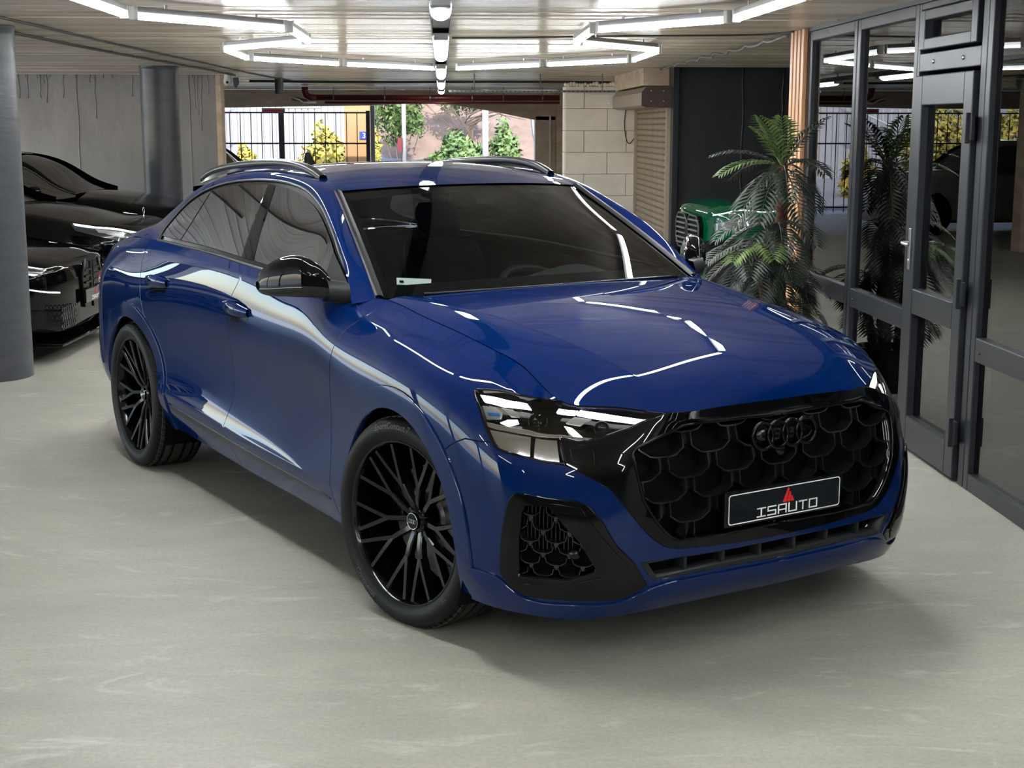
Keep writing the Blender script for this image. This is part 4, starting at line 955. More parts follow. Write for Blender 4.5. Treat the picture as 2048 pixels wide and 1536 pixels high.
for k, zb in enumerate(zrow):
    for c in range(-4, 5):
        yc = (c + (.5 if k % 2 else 0)) * pw
        c8 = .032
        path = [(yc - hw, zb + .052), (yc - hw, zb + .026), (yc - hw + c8, zb + .004), (yc - .026, zb), (yc + .026, zb), (yc + hw - c8, zb + .004), (yc + hw, zb + .026), (yc + hw, zb + .052)]
        rib('grille_cell', path, .008, .05, 'grille_rib', gf, .012, gfull_s)
        for dy in (-.017, .017): rib('grille_upright', [(yc + dy, zb), (yc + dy, zb - ph + .048)], .0075, .045, 'grille_rib', gf, .014, gfull_s)
        rib('grille_web', [(yc, zb), (yc, zb - ph + .030)], .03, .03, 'satin', gf, .026, gfull_s)
# emblem: four interlocking rings on a pad
RX_, RZ_ = .968, .782
for i in range(4):
    y = (i - 1.5) * .0655; m_ = MB()
    th_ = np.linspace(0, 2 * math.pi, 41)[:-1]; prof = [(-.0062, -.012), (-.0062, .003), (-.003, .006), (.003, .006), (.0062, .003), (.0062, -.012)]
    m_.grid([[(RX_ + .012 + dz - .10 * (z0 := (.0445 + dr) * math.sin(a)) * 1 - .03 * abs(y), y + (.0445 + dr) * math.cos(a), RZ_ + z0) for dr, dz in prof] for a in np.r_[th_, th_[:1]]], close=True)
    o = m_.build('emblem_ring', 'gloss', gf, True)
MB().tube([(RX_ - .03, y, RZ_ - .004) for y in np.linspace(-.125, .125, 9)], [.02, .034, .038, .04, .04, .04, .038, .034, .02], 14).build('emblem_pad', 'satin', gf, True)
MB().lathe([(.022, -.03), (.022, .0), (.016, .012), (.001, .014)], 16, 'x', (RX_ - .012, 0, RZ_ - .062)).build('front_camera', 'satin', gf, True)
# side wing with sensor window
pair('radar_window', UV['sens'], 'gloss', gf, off=.010, thick=.01, gap=0)
# ---------------- side air intakes
for sg in (1, -1):
    fx = (lambda g: g) if sg == 1 else mirror_geo; s3 = np.array([1, sg, 1])
    ib = put('air_intake', fx(panel_geo(UV['int_out'], holes=[UV['int_in']], off=.004, thick=.05, gap=.001)), 'gloss')
    put('intake_back', fx(panel_geo(UV['int_in'], off=-.06, thick=.001, gap=-.01, edge=False)), 'black', ib)
    ii = np.array(UV['int_in']); du_, dv_ = .052, .62
    # scallops and louvres laid out on the bumper surface
    def surf_rib(path, w, off, depth, name):
        P = dense([tuple(p) for p in path], .012)[:-1] if False else None
        P = []
        for a, b in zip(path[:-1], path[1:]):
            a, b = np.array(a), np.array(b); k = max(1, int(np.hypot(*((b - a) * [1, VS])) / .008)); P += [a + (b - a) * i / k for i in range(k)]
        P.append(np.array(path[-1])); P = np.array(P); f = inside(P, ii); runs, cur = [], []
        for p, q in zip(P, f):
            if q: cur.append(p)
            elif cur: runs.append(cur); cur = []
        if cur: runs.append(cur)
        for r_ in runs:
            if len(r_) < 3: continue
            m_ = MB(); r_ = np.array(r_); p = S(r_[:, 0], r_[:, 1]); n = S.normal(r_[:, 0], r_[:, 1]); t = np.gradient(p, axis=0); o = np.cross(t, n); o /= np.linalg.norm(o, axis=1)[:, None] + 1e-9
            m_.grid(np.array([(p + n * (off + d) + o * w / 2 * s_) * s3 for s_, d in ((-1, -depth), (-1, -.003), (-.5, 0), (.5, 0), (1, -.003), (1, -depth))])); m_.build(name, 'grille_rib', ib, auto=.7)
    for k in range(7):
        vb = 1.42 + k * .36
        for c in range(-1, 7):
            uc = 5.40 + (c + (.5 if k % 2 else 0)) * .084
            surf_rib([(uc - .034, vb + .24), (uc - .030, vb + .08), (uc - .014, vb), (uc + .014, vb), (uc + .030, vb + .08), (uc + .034, vb + .24)], .0055, -.012, .03, 'intake_scallop')
            surf_rib([(uc, vb), (uc, vb - .15)], .016, -.016, .025, 'intake_web')
    for k in range(14): surf_rib([(5.40 + .0135 * k, 2.2), (5.40 + .0135 * k, 3.5)], .005, -.034, .02, 'louvre')
    q = S([5.585], [2.15])[0]; nn = S.normal(np.array([5.585]), np.array([2.15]))[0]
    MB().tube([(q - nn * .02) * s3, (q - nn * .004) * s3], [.02, .018], 18).build('parking_sensor', 'satin', ib, True)
    # blade inside the surround
    bl_ = [(5.50, 3.55), (5.60, 3.5), (5.70, 2.4), (5.79, 1.35), (5.74, 1.2), (5.655, 1.7), (5.60, 2.65)]
    put('intake_blade', fx(panel_geo(bl_, off=.012, thick=.02, gap=0)), 'gloss', ib)
    put('intake_foot', fx(panel_geo([(5.42, 1.15), (5.57, 1.25), (5.66, 1.5), (5.78, 1.25), (5.755, .92), (5.70, .80), (5.56, .77), (5.45, .80)], off=.008, thick=.02, gap=0)), 'gloss', ib)
# ---------------- lower grille with fins
lw = [(low[0][0] + .014, low[0][1] - .02)] + low[1:5] + [(L_, low[5][1]), (L_, low[6][1])] + low[7:10] + [(low[10][0] + .014, low[10][1])]
lg = whole('lower_grille', lw, 'black', off=-.07, thick=.001, gap=-.012, edge=False)
lwi = [(5.815, 1.86), (5.9, 1.895), (6.08, 1.90), (6.28, 1.92), (L_, 1.92), (L_, 1.45), (6.28, 1.455), (6.08, 1.48), (5.95, 1.455), (5.85, 1.385)]
lfr = lw[:6] + lw[6:] 
g = panel_geo(lw, holes=[], off=-.004, thick=.06, gap=0, edge=False)
ring_lo = lw[:6] + [(L_, 1.87)] + lwi[:5][::-1][1:] + lwi[5:][::-1] + [(L_, 1.5)] + lw[6:]
put('lower_grille_frame', join_geo(*[f for a in [panel_geo([lw[0]] + lw[1:6] + lwi[4::-1], off=-.003, thick=.05, gap=0), panel_geo(lwi[:4:-1] + lw[6:][::1] if False else [lwi[5]] + lwi[6:] + lw[:5:-1], off=-.003, thick=.05, gap=0), panel_geo([lw[0], lwi[0], lwi[-1], lw[-1]], off=-.003, thick=.05, gap=0)] for f in (a, mirror_geo(a))]), 'plastic', lg)
for y in (-.40, -.24, -.08, .08, .24, .40):
    zz = [(y, .418), (y, .347)]; rib('fin', zz, .014, .05, 'plastic', lg, .012)
# ---------------- number plate
PX = .985
pt = mk('number_plate', *(lambda m_: (m_.V, m_.F))(MB().box(PX - .014, PX + .004, -.268, .268, .487, .612)), 'satin', SUV)
bm_ = bmesh.new(); bm_.from_mesh(pt.data); bmesh.ops.bevel(bm_, geom=bm_.edges[:], offset=.007, segments=3, profile=.5, affect='EDGES'); bm_.to_mesh(pt.data); bm_.free()
pt['label'] = 'black dealer plate with white lettering and red triangle'
def rrect(w, h, r, n=5):
    return [(sx * (w / 2 - r) + r * math.cos(a), sy * (h / 2 - r) + r * math.sin(a)) for sx, sy, a0 in ((1, 1, 0), (-1, 1, 90), (-1, -1, 180), (1, -1, 270)) for a in np.radians(np.linspace(a0, a0 + 90, n))]
ey_ = dict(ex=(0, 1, 0), ey=(0, 0, 1), ez=(1, 0, 0))
MB().prism(rrect(.518, .110, .012), .004, (PX + .003, 0, .5495), **ey_).build('plate_face', 'plate_face', pt, bevel=.0008)
o_, i_ = rrect(.512, .104, .011), rrect(.505, .097, .009); n4 = len(o_)
mk('plate_border', [(PX + .0076, y, .5495 + z) for y, z in o_ + i_], [(k, (k + 1) % n4, n4 + (k + 1) % n4, n4 + k) for k in range(n4)], 'print_white', pt)
def stroke_letters(parent, word, org, ex, ez, h, w, gap, t, m, nrm=(1, 0, 0)):
    """block lettering from bars; org = lower left corner"""
    B = {'I': [(0, 0, 1, .13), (0, .87, 1, 1), (.43, 0, .57, 1)], 'S': [(0, .87, 1, 1), (0, .5, .13, 1), (0, .44, 1, .57), (.87, 0, 1, .5), (0, 0, 1, .13)], 'A': [(0, 0, .13, 1), (0, .87, 1, 1), (.87, 0, 1, 1), (0, .34, 1, .46)],
         'U': [(0, 0, .13, 1), (.87, 0, 1, 1), (0, 0, 1, .13)], 'T': [(0, .87, 1, 1), (.43, 0, .57, 1)], 'O': [(0, 0, .13, 1), (.87, 0, 1, 1), (0, 0, 1, .13), (0, .87, 1, 1)]}
    org, ex, ez, nrm = map(np.array, (org, ex, ez, nrm)); x = 0
    for ch in word:
        m_ = MB()
        for a, b, c, d in B[ch]:
            p = [org + ex * (x + q * w) + ez * r * h for q, r in ((a, b), (c, b), (c, d), (a, d))]; q = [v + nrm * t for v in p]
            m_.add(p + q, [(4, 5, 6, 7), (0, 1, 5, 4), (1, 2, 6, 5), (2, 3, 7, 6), (3, 0, 4, 7)])
        m_.build('letter', m, parent); x += w + gap
stroke_letters(pt, 'ISAUTO', (PX + .0072, -.130, .507), (0, 1, 0), (0, 0, 1), .033, .040, .0078, .0008, 'print_white')
_tri = np.array([(-.020, 0), (.026, 0), (.003, .046)])
for k in range(3):
    a = -.026 + k * .0185; m_ = MB(); P = [(a, 0), (a + .0155, 0), (.003 + (k + 1) * .0075 - .006, .050 - k * .014 - .004), (.003 + k * .0075 - .006, .050 - k * .014)]
    m_.prism(P, .0008, (PX + .0072, .012, .5445), **ey_); m_.build('logo_bar', 'print_red', pt)

# ---------------- wheels
def wheel_proto():
    """wheel, outer face towards -y, centred on the axle"""
    t = MB(); prof = [(.300, -.112), (.304, -.124), (.312, -.132), (.330, -.1415), (.350, -.1445), (.366, -.140), (.378, -.131), (.387, -.119), (.391, -.108)]
    gro = [(-.085, -.076), (-.036, -.026), (.026, .036), (.076, .085)]
    for a, b in gro: prof += [(.3925, a - .001), (.385, a + .001), (.385, b - .001), (.3925, b + .001)]
    prof += [(.391, .108), (.387, .119), (.378, .131), (.366, .140), (.350, .1445), (.330, .1415), (.304, .124), (.29, .11)]
    t.lathe(prof, 120); t.V = [(x, y, max(z, -.3815)) for x, y, z in t.V]
    return t
wt_ = wheel_proto()
def beam(m_, P, w0, w1, d):
    """spoke branch along P (x,y,z); flat face outward (-y)"""
    P = np.array(P, float); k = len(P); T = np.gradient(P, axis=0); rows = []
    for i in range(k):
        t = T[i] / np.linalg.norm(T[i]); s = np.cross(t, [0, 1, 0]); s /= np.linalg.norm(s); w = w0 + (w1 - w0) * i / (k - 1); o = np.array([0, -1, 0])
        rows.append([P[i] + s * w * .5 - o * d, P[i] + s * w * .5 - o * .006, P[i] + s * w * .36, P[i] - s * w * .36, P[i] - s * w * .5 - o * .006, P[i] - s * w * .5 - o * d])
    m_.grid(np.array(rows)); n = len(m_.V); m_.F.append((n - 6, n - 5, n - 4, n - 3, n - 2, n - 1)); m_.F.append(tuple(range(n - 6 * k, n - 6 * k + 6)))
def pol(r, deg, y): a = math.radians(deg); return (r * math.cos(a), y, r * math.sin(a))
def spoke_geo(sd):
    m_ = MB(); hub = pol(.045, sd * 22, -.062); bend = pol(.150, sd * 15.5, -.088)
    beam(m_, [hub, pol(.09, sd * 17.5, -.078), bend], .025, .023, .03)
    beam(m_, [pol(.143, sd * 15.2, -.087), pol(.21, sd * 8.2, -.102), pol(.292, sd * 4.6, -.118)], .0225, .0185, .034)
    beam(m_, [pol(.143, sd * 15.8, -.087), pol(.21, sd * 21.5, -.102), pol(.292, sd * 25.0, -.118)], .0225, .0185, .034)
    return m_
def make_wheel(cx, cy, steer, rot, flip):
    name = 'wheel'
    rb = MB().lathe([(.302, -.119), (.3065, -.124), (.306, -.129), (.300, -.1285), (.294, -.118), (.288, -.09), (.284, -.07), (.28, .0), (.272, .06), (.285, .11), (.3, .118)], 96)
    w_ = rb.build(name, 'rim', SUV, True, auto=.5); w_.location = (cx, cy, AXZ); w_.rotation_euler = (0, 0, steer + (math.pi if flip else 0)); w_['label'] = 'black multi-spoke alloy wheel'
    return w_
FR = make_wheel(0, -.84, math.radians(9.9), 0, False)
ty_ = wt_.build('tyre', 'rubber', FR, True, auto=.45)
# running surface: ribs between the grooves
for ra, rb_ in ((-.112, -.085), (-.076, -.036), (-.026, .026), (.036, .076), (.085, .112)):
    m_ = MB().lathe([(.3905, ra + .002), (.3936, ra + .004), (.3936, rb_ - .004), (.3905, rb_ - .002)], 120); m_.V = [(x, y, max(z, -.3818)) for x, y, z in m_.V]; m_.build('tread_rib', 'tread', FR, True, auto=.5)
m_ = MB()
for k in range(72):
    a = math.radians(k * 5); 
    for sgn in (-1, 1):
        p0, p1 = np.array([.3905 * math.cos(a), sgn * .092, .3905 * math.sin(a)]), np.array([.3835 * math.cos(a + .05), sgn * .126, .3835 * math.sin(a + .05)])
        if min(p0[2], p1[2]) < -.37: continue
        p0 = p0 * [1.008, 1, 1.008]; m_.tube([p0, (p0 + p1) / 2 * [1.008, 1, 1.008], p1], .0024, 4)
m_.build('sipes', 'black', FR)
def bent_text(txt, size, r, deg, m, parent, flip=False, sp=1.0):
    V, F = text_mesh(txt, size, .0012); V = V.copy(); w = V[:, 0].max(); out = []
    for x, y, z in V:
        rr = r + (y if not flip else -y); a = math.radians(deg) - ((x - w / 2) * sp / r) * (1 if not flip else -1)
        # viewed from -y with +x to the right
        yy = -.1445 + (abs(rr - .350) * .33 if rr > .350 else abs(rr - .350) * .18) - z * .6 - .0006
        out.append((rr * math.cos(a), yy, rr * math.sin(a)))
    mk('sidewall_lettering', out, F, m, parent)
bent_text('SportContact 7', .032, .352, 96, 'rubber_text', FR); bent_text('Continental', .030, .350, 232, 'rubber_text', FR, True); bent_text('XL', .026, .345, 318, 'rubber_text', FR, True)
for g_ in range(5):
    for sd in (1, -1):
        if g_ == 0:
            sp = spoke_geo(sd).build('spoke', 'rim', FR, auto=.5); 
            if sd == 1: sp_a = sp
            else: sp_b = sp
        else: sp = clone(sp_a if sd == 1 else sp_b, FR)
        sp.rotation_euler = (0, -math.radians(-87 + 72 * g_), 0)
MB().lathe([(.001, -.070), (.036, -.070), (.042, -.066), (.052, -.058), (.060, -.045), (.062, -.02), (.001, -.02)], 40).build('hub', 'rim', FR, True, auto=.5)
cp = MB().lathe([(.001, -.082), (.026, -.082), (.030, -.079), (.033, -.070)], 36).build('centre_cap', 'gloss', FR, True, auto=.5)
def torus(m_, c, R, r, ax='y', n=28, k=6):
    th = np.linspace(0, 2 * math.pi, n + 1)
    m_.grid([[(c[0] + (R + r * math.cos(b)) * math.cos(a), c[1] + r * math.sin(b), c[2] + (R + r * math.cos(b)) * math.sin(a)) for b in np.linspace(0, 2 * math.pi, k, endpoint=False)] for a in th], close=True); return m_
cpr = torus(MB(), (0, -.0805, 0), .0300, .0018).build('cap_ring', 'chrome', FR, True)
m_ = MB()
for i in range(4): torus(m_, ((i - 1.5) * .0098, -.0828, 0), .0068, .0009, n=16, k=5)
m_.build('cap_emblem', 'chrome', FR, True)
bo = None
for k in range(5):
    a = math.radians(90 + 36 + 72 * k); 
    if bo is None: bo = MB().lathe([(.001, -.074), (.008, -.073), (.009, -.06)], 8).build('wheel_bolt', 'rim', FR); b1 = bo
    else: b1 = clone(bo, FR)
    b1.location = (.0 + .047 * math.cos(a), .006, .047 * math.sin(a))
dsk = MB().lathe([(.06, .0), (.075, -.005), (.09, .01), (.095, .0), (.195, .0), (.195, .03), (.06, .03)], 60).build('brake_disc', 'disc', FR, True, auto=.4)
m_ = MB(); th = np.radians(np.linspace(125, 195, 12))
m_.grid([[(r * math.cos(a), y, r * math.sin(a)) for r, y in ((.13, -.02), (.20, -.02), (.215, -.005), (.215, .04), (.13, .04))] for a in th]); m_.build('brake_caliper', 'satin', FR, True)
MB().box(-.16, -.145, -.024, -.018, .035, .06).build('caliper_mark', 'red', FR)
def copy_wheel(cx, cy, rz, rot):
    c = clone(FR, SUV); c.location = (cx, cy, AXZ); c.rotation_euler = (0, 0, rz)
    for ch in FR.children:
        if ch.name.startswith('sidewall') and abs(cy) > 0 and cy > 0: continue
        d = clone(ch, c)
        if ch.name.startswith('spoke'): d.rotation_euler = (0, ch.rotation_euler[1] + rot, 0)
    return c
copy_wheel(-WB, -.845, 0, math.radians(1)); copy_wheel(0, .84, math.pi + math.radians(9.9), 0); copy_wheel(-WB, .845, math.pi, .3)

# ---------------- door mirrors
for sg in (-1, 1):
    # sections from inner end to outer end: centre x, y, z, half height up/down, half depth
    secs = [(-.655, .925, 1.182, .022, .05, .04), (-.667, .94, 1.188, .062, .052, .07), (-.70, .975, 1.194, .096, .055, 0.07), (-.745, 1.015, 1.197, .108, .058, .09), (-.79, 1.05, 1.194, .10, .055, .085), (-.835, 1.085, 1.188, .078, .05, .07), (-.87, 1.108, 1.182, .048, .038, .05), (-.89, 1.12, 1.178, .016, .016, .02)]
    ss = np.array(secs); tm = np.arange(len(secs)) * 1.0; sm = seval(tm, ss, nspline(tm, ss), np.linspace(0, len(secs) - 1, 26))
    def shell(a0, a1, n, grow=1.0):
        G = []
        for x, y, z, hu, hd_, dx in sm:
            row = []
            for a in np.linspace(a0, a1, n):
                c_, s_ = math.cos(a), math.sin(a); ex = 2 / 2.6
                row.append((x + dx * grow * math.copysign(abs(c_) ** ex, c_), sg * y, z + (hu if s_ > 0 else hd_) * grow * math.copysign(abs(s_) ** ex, s_)))
            G.append(row)
        return np.array(G)
    mr = MB().grid(shell(-.05, math.pi * .98, 22)).build('mirror', 'gloss', SUV, True); mr['label'] = 'black door mirror'
    MB().grid(shell(-math.pi * 1.02, -.02, 20, .985)).build('mirror_base', 'plastic', mr, True)
    MB().grid(np.array([[(x + dx * 1.02 * math.cos(a), sg * y, z + .004 * math.sin(a) - .012) for a in np.linspace(-.9, .9, 8)] for x, y, z, hu, hd_, dx in sm[12:]])).build('turn_signal', 'lamp_grey', mr, True)
    G = [[(x + dx * a, sg * y, z + hu * .1 + b) for a, b in ((-.05, -.05), (.55, -.045), (.75, -.0), (.5, .035), (-.05, .04))] for x, y, z, hu, dx in ((-.60, .87, 1.165, 0, .06), (-.62, .91, 1.172, 0, .07), (-.64, .95, 1.178, 0, .08))]
    MB().grid(np.array(G), close=True).build('mirror_stalk', 'plastic', mr, True)
    tri_ = [(-.545, 1.143), (-.79, 1.31), (-.76, 1.16), (-.70, 1.135)]
    q = [(x, sg * (float(Gy(x, z)) + .008), z) for x, z in tri_]; MB().add(q, [(0, 1, 2, 3)]).build('mirror_triangle', 'plastic', mr)
# ---------------- door handles
for key in ('fhand', 'rhand'):
    for sg in (1, -1):
        fx = (lambda g: g) if sg == 1 else mirror_geo; s3 = np.array([1, sg, 1])
        u = np.array(UV[key]); c0 = u.mean(0)
        bowl = put('door_handle', fx(panel_geo(UV[key], off=.0008, thick=.001, gap=0, edge=False, du=.015, dv=.12)), 'gloss')
        us = np.linspace(u[:, 0].min() + .01, u[:, 0].max() - .0, 12); vm = c0[1] + .16
        p = S(us, np.full(12, vm)); n = S.normal(us, np.full(12, vm)); rr_ = .012 + .008 * np.sin(np.linspace(0, math.pi, 12))
        hgt = .026 * np.sin(np.linspace(.15, math.pi - .15, 12))
        rows = []
        for k in range(12):
            upv = np.array([0, 0, 1.]); rows.append([(p[k] + n[k] * (hgt[k] + a * .010) + upv * b * rr_[k] * 1.6) * s3 for a, b in ((-.8, -1), (.6, -.8), (1, 0), (.6, .8), (-.8, 1))])
        MB().grid(np.array(rows)).build('handle_bar', 'paint', bowl, True)
# ---------------- cabin
cab = MB().grid(np.array([[(x, y, z) for x, z in ((-.42, 1.05), (-.60, 1.125), (-.85, 1.12), (-1.0, 1.05), (-1.02, .8))] for y in np.linspace(-.78, .78, 9)])); cab.build('dashboard', 'dash', SUV, True)
box('cabin_floor', -3.4, -.5, -.8, .8, .42, .5, 'interior', SUV)
MB().grid(np.array([[(x, f * .58, z - .02 - .03 * f * f) for x, z in ((-1.18, 1.535), (-1.5, 1.60), (-2.4, 1.58), (-3.0, 1.5))] for f in np.linspace(-1, 1, 9)])).build('headliner', 'interior', SUV, True)
hump = []
for y in np.linspace(.12, .62, 12):
    f = math.sin((y - .12) / .5 * math.pi); hump.append([(-.62, y, 1.12), (-.70, y, 1.125 + .045 * f), (-.82, y, 1.13 + .065 * f), (-.95, y, 1.11 + .05 * f), (-1.0, y, 1.06)])
MB().grid(np.array(hump)).build('instrument_hood', 'dash', SUV, True)
sw = MB(); torus(sw, (0, 0, 0), .18, .016, n=36, k=8); sw.box(-.17, .17, -.012, .012, -.03, .03).box(-.03, .03, -.012, .012, -.17, 0)
o = sw.build('steering_wheel', 'seat', SUV, True); o.location = (-1.08, .37, 1.06); o.rotation_euler = (math.radians(-62), 0, math.radians(90))
for y in (-.37, .37):
    st = MB()
    for x0, z0, x1, z1, w_, d_ in ((-1.75, .62, -1.25, .66, .27, .075), (-1.80, .66, -2.02, 1.22, .25, .07)):
        G = []
        for f in np.linspace(0, 1, 9):
            x, z = x0 + (x1 - x0) * f, z0 + (z1 - z0) * f; ww = w_ * (1 - .25 * abs(f - .45) ** 2 * 2); nx, nz = (z1 - z0), -(x1 - x0); ln = math.hypot(nx, nz); nx, nz = nx / ln, nz / ln
            G.append([(x + nx * d_ * math.sin(a), y + ww * math.copysign(abs(math.cos(a)) ** .6, math.cos(a)), z + nz * d_ * math.sin(a)) for a in np.linspace(0, 2 * math.pi, 20, endpoint=False)])
        st.grid(np.array(G), close=True)
    so = st.build('front_seat', 'seat', SUV, True)
    G = [[(-2.04 - .03 * f + .045 * math.sin(a), y + .13 * (1 - .3 * abs(f) ** 3) * math.copysign(abs(math.cos(a)) ** .6, math.cos(a)), 1.33 + .085 * f) for a in np.linspace(0, 2 * math.pi, 16, endpoint=False)] for f in np.linspace(-1, 1, 7)]
    MB().grid(np.array(G), close=True).build('headrest', 'seat', so, True)
MB().box(-.11, .11, -.012, .012, -.03, .03).build('rear_view_mirror', 'gloss', SUV, bevel=.011).matrix_local = Matrix.Translation((-1.02, 0, 1.43)) @ Matrix.Rotation(math.radians(90), 4, 'Z')
MB().prism([(0, 0), (.14, .05), (.13, .07), (0, .06)], .09, (-1.10, .045, 1.49), (1, 0, -.5), (0, 0, 1), (0, -1, 0)).build('sensor_housing', 'interior', SUV, bevel=.008)
# registration slip on the screen
f0 = Gw[4, 6]; 
def on_screen(i, j):
    a, b = int(i), int(j); fi, fj = i - a, j - b; return (Gw[a, b] * (1 - fj) + Gw[a, b + 1] * fj) * (1 - fi) + (Gw[a + 1, b] * (1 - fj) + Gw[a + 1, b + 1] * fj) * fi
q = [on_screen(i, j) - [.012, 0, .012] for i, j in ((2.3, 1.9), (1.7, 4.6), (2.7, 4.9), (3.35, 2.1))]
sl_ = MB().add(q, [(0, 1, 2, 3)]).build('paper_slip', 'print_white', SUV)
q2 = [on_screen(i, j) - [.010, 0, .010] for i, j in ((2.5, 2.15), (2.4, 2.5), (2.75, 2.55), (2.85, 2.2))]; MB().add(q2, [(0, 1, 2, 3)]).build('slip_mark', 'black', sl_)
for y0, y1 in ((-.62, .02), (.02, .66)):
    P = [(-.36 - .10 * (y / .785) ** 2 + .005, y, 1.166 - .012 * (y / .785) ** 2) for y in np.linspace(y0, y1, 12)]; MB().tube(P, .007, 6).build('wiper', 'satin', SUV, True)
# ================================================================ OUTDOORS (seen through the far opening)
mat('asphalt', (.28, .28, .29), .9); mat('rock', (.5, .36, .28), .95); mat('plaster', (.21, .208, .212), .8); mat('rail_white', (.3, .3, .315), .5)
mat('yellow_leaf', (.75, .55, .06), .6); mat('green_leaf', (.16, .3, .05), .6); mat('twig', (.12, .08, .05), .8); mat('pillar', (.3, .17, .075), .7)
mat('sign_blue', (.02, .05, .35), .5); mat('iron', (.02, .02, .022), .5); mat('render', (.17, .155, .14), .85); mat('olive', (.3, .3, .15), .7); mat('hazard', (.8, .5, .02), .6)
noise_mix(MATS['rock'], (.19, .13, .10), (.10, .068, .05), (1, 1, 2), 1.2, 8, .3, .7, None, .6, 6)
noise_mix(MATS['asphalt'], (.17, .17, .18), (.12, .12, .125), (1, 1, 1), 3, 8, .3, .7)
noise_mix(MATS['yellow_leaf'], (.33, .25, .027), (.15, .145, .018), (1, 1, 1), 9, 2, .4, .7)
noise_mix(MATS['green_leaf'], (.10, .155, .03), (.03, .065, .012), (1, 1, 1), 7, 2, .35, .7)
# ground rising away from the garage
G = []
def gz(x, y):
    d = max(0, y - 31); h = .018 * d + .0035 * d * d * (1 if x > -3.5 else .4); h += max(0, (-x - 2.2)) * .06 * min(1, d / 4)
    return min(h, 9) - .01
for y in np.linspace(29.35, 70, 42): G.append([(x, y, gz(x, y)) for x in np.linspace(-26, 26, 40)])
struct(MB().grid(np.array(G)).build('ground_outside', 'asphalt', None, True))
# metal bar gate
t = tag(empty('bar_gate', (0, 29.55, 0)), 'black metal bar gate closing the left part of the far opening', 'gate')
for z in (2.06, 1.45, .15): box('rail', -7.15, -1.46, -.015, .015, z - .015, z + .015, 'iron', t)
for k in range(27): box('bar', -7.0 + .212 * k - .008, -7.0 + .212 * k + .008, -.008, .008, .05, 2.05, 'iron', t)
box('gate_post', -3.27, -3.16, -.03, .05, 0, 2.1, 'column', t, .006); box('gate_post', -1.52, -1.44, -.03, .05, 0, 2.1, 'iron', t, .006)
tag(box('gate_jamb', -1.42, -1.34, 29.36, 29.5, 0, 2.2, 'rail_white'), 'white post beside the bar gate', 'post')
t = tag(box('banner_sign', -3.58, -3.12, 29.40, 29.42, 2.06, 2.15, 'rail_white'), 'small white sign board above the bar gate', 'sign')
box('sign_stripe', -3.55, -3.15, 29.395, 29.402, 2.085, 2.122, 'print_red', t)
t = tag(box('brick_pillar', -2.05, -1.52, 31.0, 31.4, 0, 2.6, 'pillar', bevel=.01), 'orange brown pillar with blue house number behind the gate', 'pillar')
pl = box('number_plate_house', -1.73, -1.55, 30.985, 31.0, 1.52, 1.68, 'sign_blue', t)
V, F = text_mesh('3', .15, .002); V = V - V.mean(0); mk('digit', [(-1.64 + x, 30.98 - z, 1.60 + y) for x, y, z in V], F, 'print_white', pl)
# pale house with boarded wall and railing on the left
t = tag(empty('pale_house', (0, 39, 0)), 'pale house with boarded wall and white stair railing beyond the gate', 'building')
box('wall', -9.5, -2.2, 0, .4, 0, 2.6, 'plaster', t); box('upper_wall', -9.5, -2.9, .5, .9, 2.6, 6, 'render', t)
for k in range(24): box('board', -6.4 + .17 * k, -6.26 + .17 * k, -.03, 0, 0.2, 2.4, 'plaster', t)
box('window', -4.2, -3.2, -.05, 0, 2.25, 2.5, 'lamp_grey', t)
for k in range(14): MB().tube([(-8 + .22 * k, -1.2, 1.1 + .1 * k), (-8 + .22 * k, -1.2, 2.0 + .1 * k)], .02, 6).build('baluster', 'rail_white', t)
MB().tube([(-8, -1.2, 2.0), (-4.9, -1.2, 3.4)], .03, 6).build('handrail', 'rail_white', t); MB().tube([(-8, -1.2, 1.1), (-4.9, -1.2, 2.5)], .03, 6).build('handrail', 'rail_white', t)
# rocky bank
G = []
for i, y in enumerate(np.linspace(44, 60, 20)):
    G.append([(x, y + .5 * math.sin(x * 1.7), gz(x, 42) + max(0, min(8, (y - 44) * .9)) * (.75 + .25 * math.sin(x * .8 + y)) + .25 * math.sin(3.1 * x + 2.2 * y)) for x in np.linspace(-12, 14, 50)])
struct(MB().grid(np.array(G)).build('rock_bank', 'rock', None, True))
def bush(name, c, r, n, m, label, leaf=.09, group='shrubs outside'):
    t = tag(empty(name, (c[0], c[1], 0)), label, 'bush', group); V, F = [], []
    for i in range(n):
        d = RNG.normal(size=3); d /= np.linalg.norm(d); p = d * np.array(r) * RNG.uniform(.55, 1.0) * (1 + .18 * math.sin(5 * d[0] + 3 * d[2])) + np.array([0, 0, c[2]])
        a = RNG.normal(size=3); a /= np.linalg.norm(a); b = np.cross(a, d); b /= np.linalg.norm(b) + 1e-9; s = leaf * RNG.uniform(.6, 1.3)
        k = len(V); V += [p - a * s, p + b * s * .45, p + a * s, p - b * s * .45]; F.append((k, k + 1, k + 2, k + 3))
    f = mk('foliage', V, F, m, t); f['kind'] = 'stuff'
    m_ = MB()
    for i in range(9):
        d = RNG.normal(size=3); d[2] = abs(d[2]) + .3; d /= np.linalg.norm(d); m_.tube([(0, 0, 0), d * np.array([r[0] * .3, r[1] * .3, c[2] * .6]), d * np.array([r[0] * .8, r[1] * .8, r[2] * .6]) + np.array([0, 0, c[2] * .6])], [.03, .02, .008], 5)
    o = m_.build('stems', 'twig', t); return t
bush('yellow_bush', (-2.62, 33.4, .95), (.58, .6, .85), 2000, 'yellow_leaf', 'large yellow flowering bush behind the gate, left of the orange pillar')
bush('yellow_bush', (-4.5, 34, .6), (.42, .5, .75), 1200, 'yellow_leaf', 'smaller yellow bush behind the gate near the grey wall')
